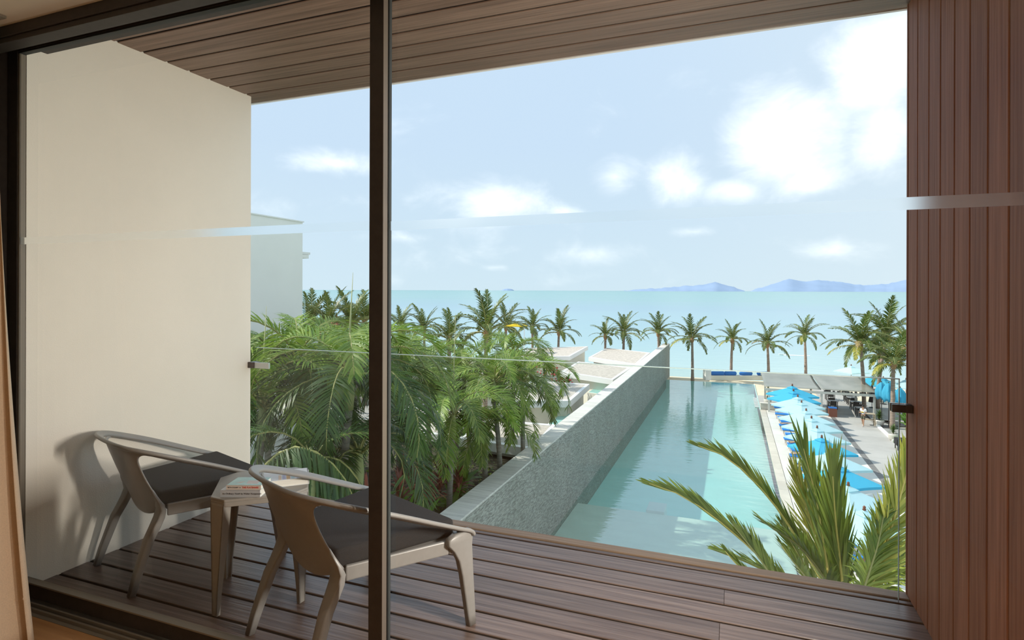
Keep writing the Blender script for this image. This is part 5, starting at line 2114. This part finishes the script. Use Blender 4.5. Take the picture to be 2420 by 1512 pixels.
Z0 = (0, 0, 0)
SHIRT = ('shirt', M['shirt'], [[('pelvis', (.155, .12), Z0), ('spine', (.145, .115), Z0), ('chest', (.17, .125), Z0), (('chest', 'neck', .7), .07, Z0)],
                               [('chest', (.17, .125), Z0), ('shl', .08, Z0), (('shl', 'ell', .75), .064, Z0)], [('chest', (.17, .125), Z0), ('shr', .08, Z0), (('shr', 'elr', .75), .064, Z0)]])
SHORTS = ('shorts', M['shorts'], [[(('pelvis', 'spine', .2), (.15, .115), Z0), ('pelvis', (.155, .12), Z0), ('hipl', .112, Z0), (('hipl', 'knl', .85), .088, Z0)], [('pelvis', (.155, .12), Z0), ('hipr', .112, Z0), (('hipr', 'knr', .85), .088, Z0)]])
SHOES = [('shoes', M['shoe'], [[(('anl', 'tol', .0), .048, (0, 0, -.03)), (('anl', 'tol', .55), .046, (0, 0, -.012)), ('tol', .034, Z0)]]),
         ('shoes', M['shoe'], [[(('anr', 'tor', .0), .048, (0, 0, -.03)), (('anr', 'tor', .55), .046, (0, 0, -.012)), ('tor', .034, Z0)]])]
walk = dict(pelvis=(0, 0, .92), spine=(0, .0, 1.12), chest=(0, -.01, 1.30), neck=(0, -.02, 1.46), head=(0, -.045, 1.57),
            shl=(-.185, -.01, 1.385), shr=(.185, -.01, 1.385), ell=(-.235, .02, 1.12), elr=(.24, -.02, 1.12), wrl=(-.17, -.22, 1.13), wrr=(.20, -.25, 1.15),
            hipl=(-.09, 0, .87), hipr=(.09, 0, .87), knl=(-.10, .02, .48), knr=(.09, -.13, .49), anl=(-.11, .26, .14), anr=(.09, -.17, .08), tol=(-.11, .21, .03), tor=(.09, -.33, .03))
q = onz(2041, 1007, GZ + .03)
wt = person('person', 'walking waiter in white shirt and olive shorts carrying a small tray', (q.x, q.y, GZ + .03), R(-35), walk, M['skin'], [SHIRT, SHORTS] + SHOES)
tray = thing('serving_tray', 'small round tray with yellow fruit held by the walking waiter', 'tray', (0, 0, 0))
rm = Matrix.Rotation(R(-35), 4, 'Z')
tp = rm @ Vector((.10, -.39, 1.165))
tray.location = Vector((q.x, q.y, GZ + .03)) + tp
MB().lathe([(.15, 0), (.17, .012), (.165, .02), (.15, .008)], 16).build('dish', M['grey_top'], tray)
m = MB()
for k in range(5):
    m.ball((.07 * math.cos(k * 1.3), .07 * math.sin(k * 1.3), .045), .04, 7, 5)
m.build('fruit', M['para_yellow'], tray, True)

lie = dict(pelvis=(0, 0, .11), spine=(.18, 0, .12), chest=(.36, 0, .19), neck=(.50, 0, .28), head=(.62, 0, .355),
           shl=(.42, -.19, .21), shr=(.42, .19, .21), ell=(.20, -.24, .12), elr=(.22, .25, .12), wrl=(.0, -.22, .10), wrr=(.02, .22, .10),
           hipl=(-.04, -.09, .10), hipr=(-.04, .09, .10), knl=(-.44, -.10, .17), knr=(-.45, .10, .10), anl=(-.85, -.09, .06), anr=(-.86, .1, .06), tol=(-.93, -.09, .17), tor=(-.94, .1, .17), face=(-.35, 0, 1))
SWIM = lambda mt: ('swimwear', mt, [[('pelvis', (.15, .115), Z0), ('hipl', .10, Z0), (('hipl', 'knl', .35), .085, Z0)], [('pelvis', (.15, .115), Z0), ('hipr', .10, Z0), (('hipr', 'knr', .35), .085, Z0)]])
TOP = lambda mt: ('top', mt, [[('spine', (.13, .105), Z0), ('chest', (.165, .125), Z0), (('chest', 'neck', .4), .09, Z0)]])
for bi, lab, sk_, mt in ((5, 'sunbather in black lying on a blue sunbed, nearest the awning', M['skin_light'], M['black_swim']), (9, 'sunbather with bare legs lying midway along the sunbed row', M['skin'], M['navy_cloth']), (11, 'sunbather lying on a sunbed behind the yellowing palm frond', M['skin_light'], M['black_swim']), (20, 'person in dark blue lying under the nearest pale parasol', M['skin'], M['navy_cloth'])):
    b_ = beds[bi].location
    person('person', lab, (b_.x - .02, b_.y, b_.z + .43), 0, lie, sk_, [SWIM(mt), TOP(mt)], 'sunbathers')
sit = dict(pelvis=(0, 0, .56), spine=(0, .06, .76), chest=(0, .09, .95), neck=(0, .08, 1.10), head=(0, .05, 1.21),
           shl=(-.19, .08, 1.03), shr=(.19, .08, 1.03), ell=(-.25, -.02, .78), elr=(.25, -.02, .78), wrl=(-.14, -.22, .72), wrr=(.14, -.22, .72),
           hipl=(-.09, -.02, .54), hipr=(.09, -.02, .54), knl=(-.11, -.42, .54), knr=(.11, -.42, .54), anl=(-.11, -.42, .10), anr=(.11, -.42, .10), tol=(-.11, -.56, .04), tor=(.11, -.56, .04))
q = onz(2150, 1052, GZ + .05)
st_ = thing('stool', 'dark stool under the bare-shouldered person by the black-clothed table', 'stool', (q.x + .25, q.y + .35, GZ + .052))
MB().lathe([(.2, .43), (.2, .47)], 12).build('seat', M['dark_frame'], st_)
for k in range(4):
    a = R(45 + 90 * k)
    MB().tube([(math.cos(a) * .2, math.sin(a) * .2, 0), (math.cos(a) * .14, math.sin(a) * .14, .43)], .016, 6).build('leg', M['dark_frame'], st_)
person('person', 'bare-shouldered person sitting by the black-clothed table at the timber wall', (q.x + .25, q.y + .35, GZ + .052), R(20), sit, M['skin_light'], [SWIM(M['navy_cloth'])])
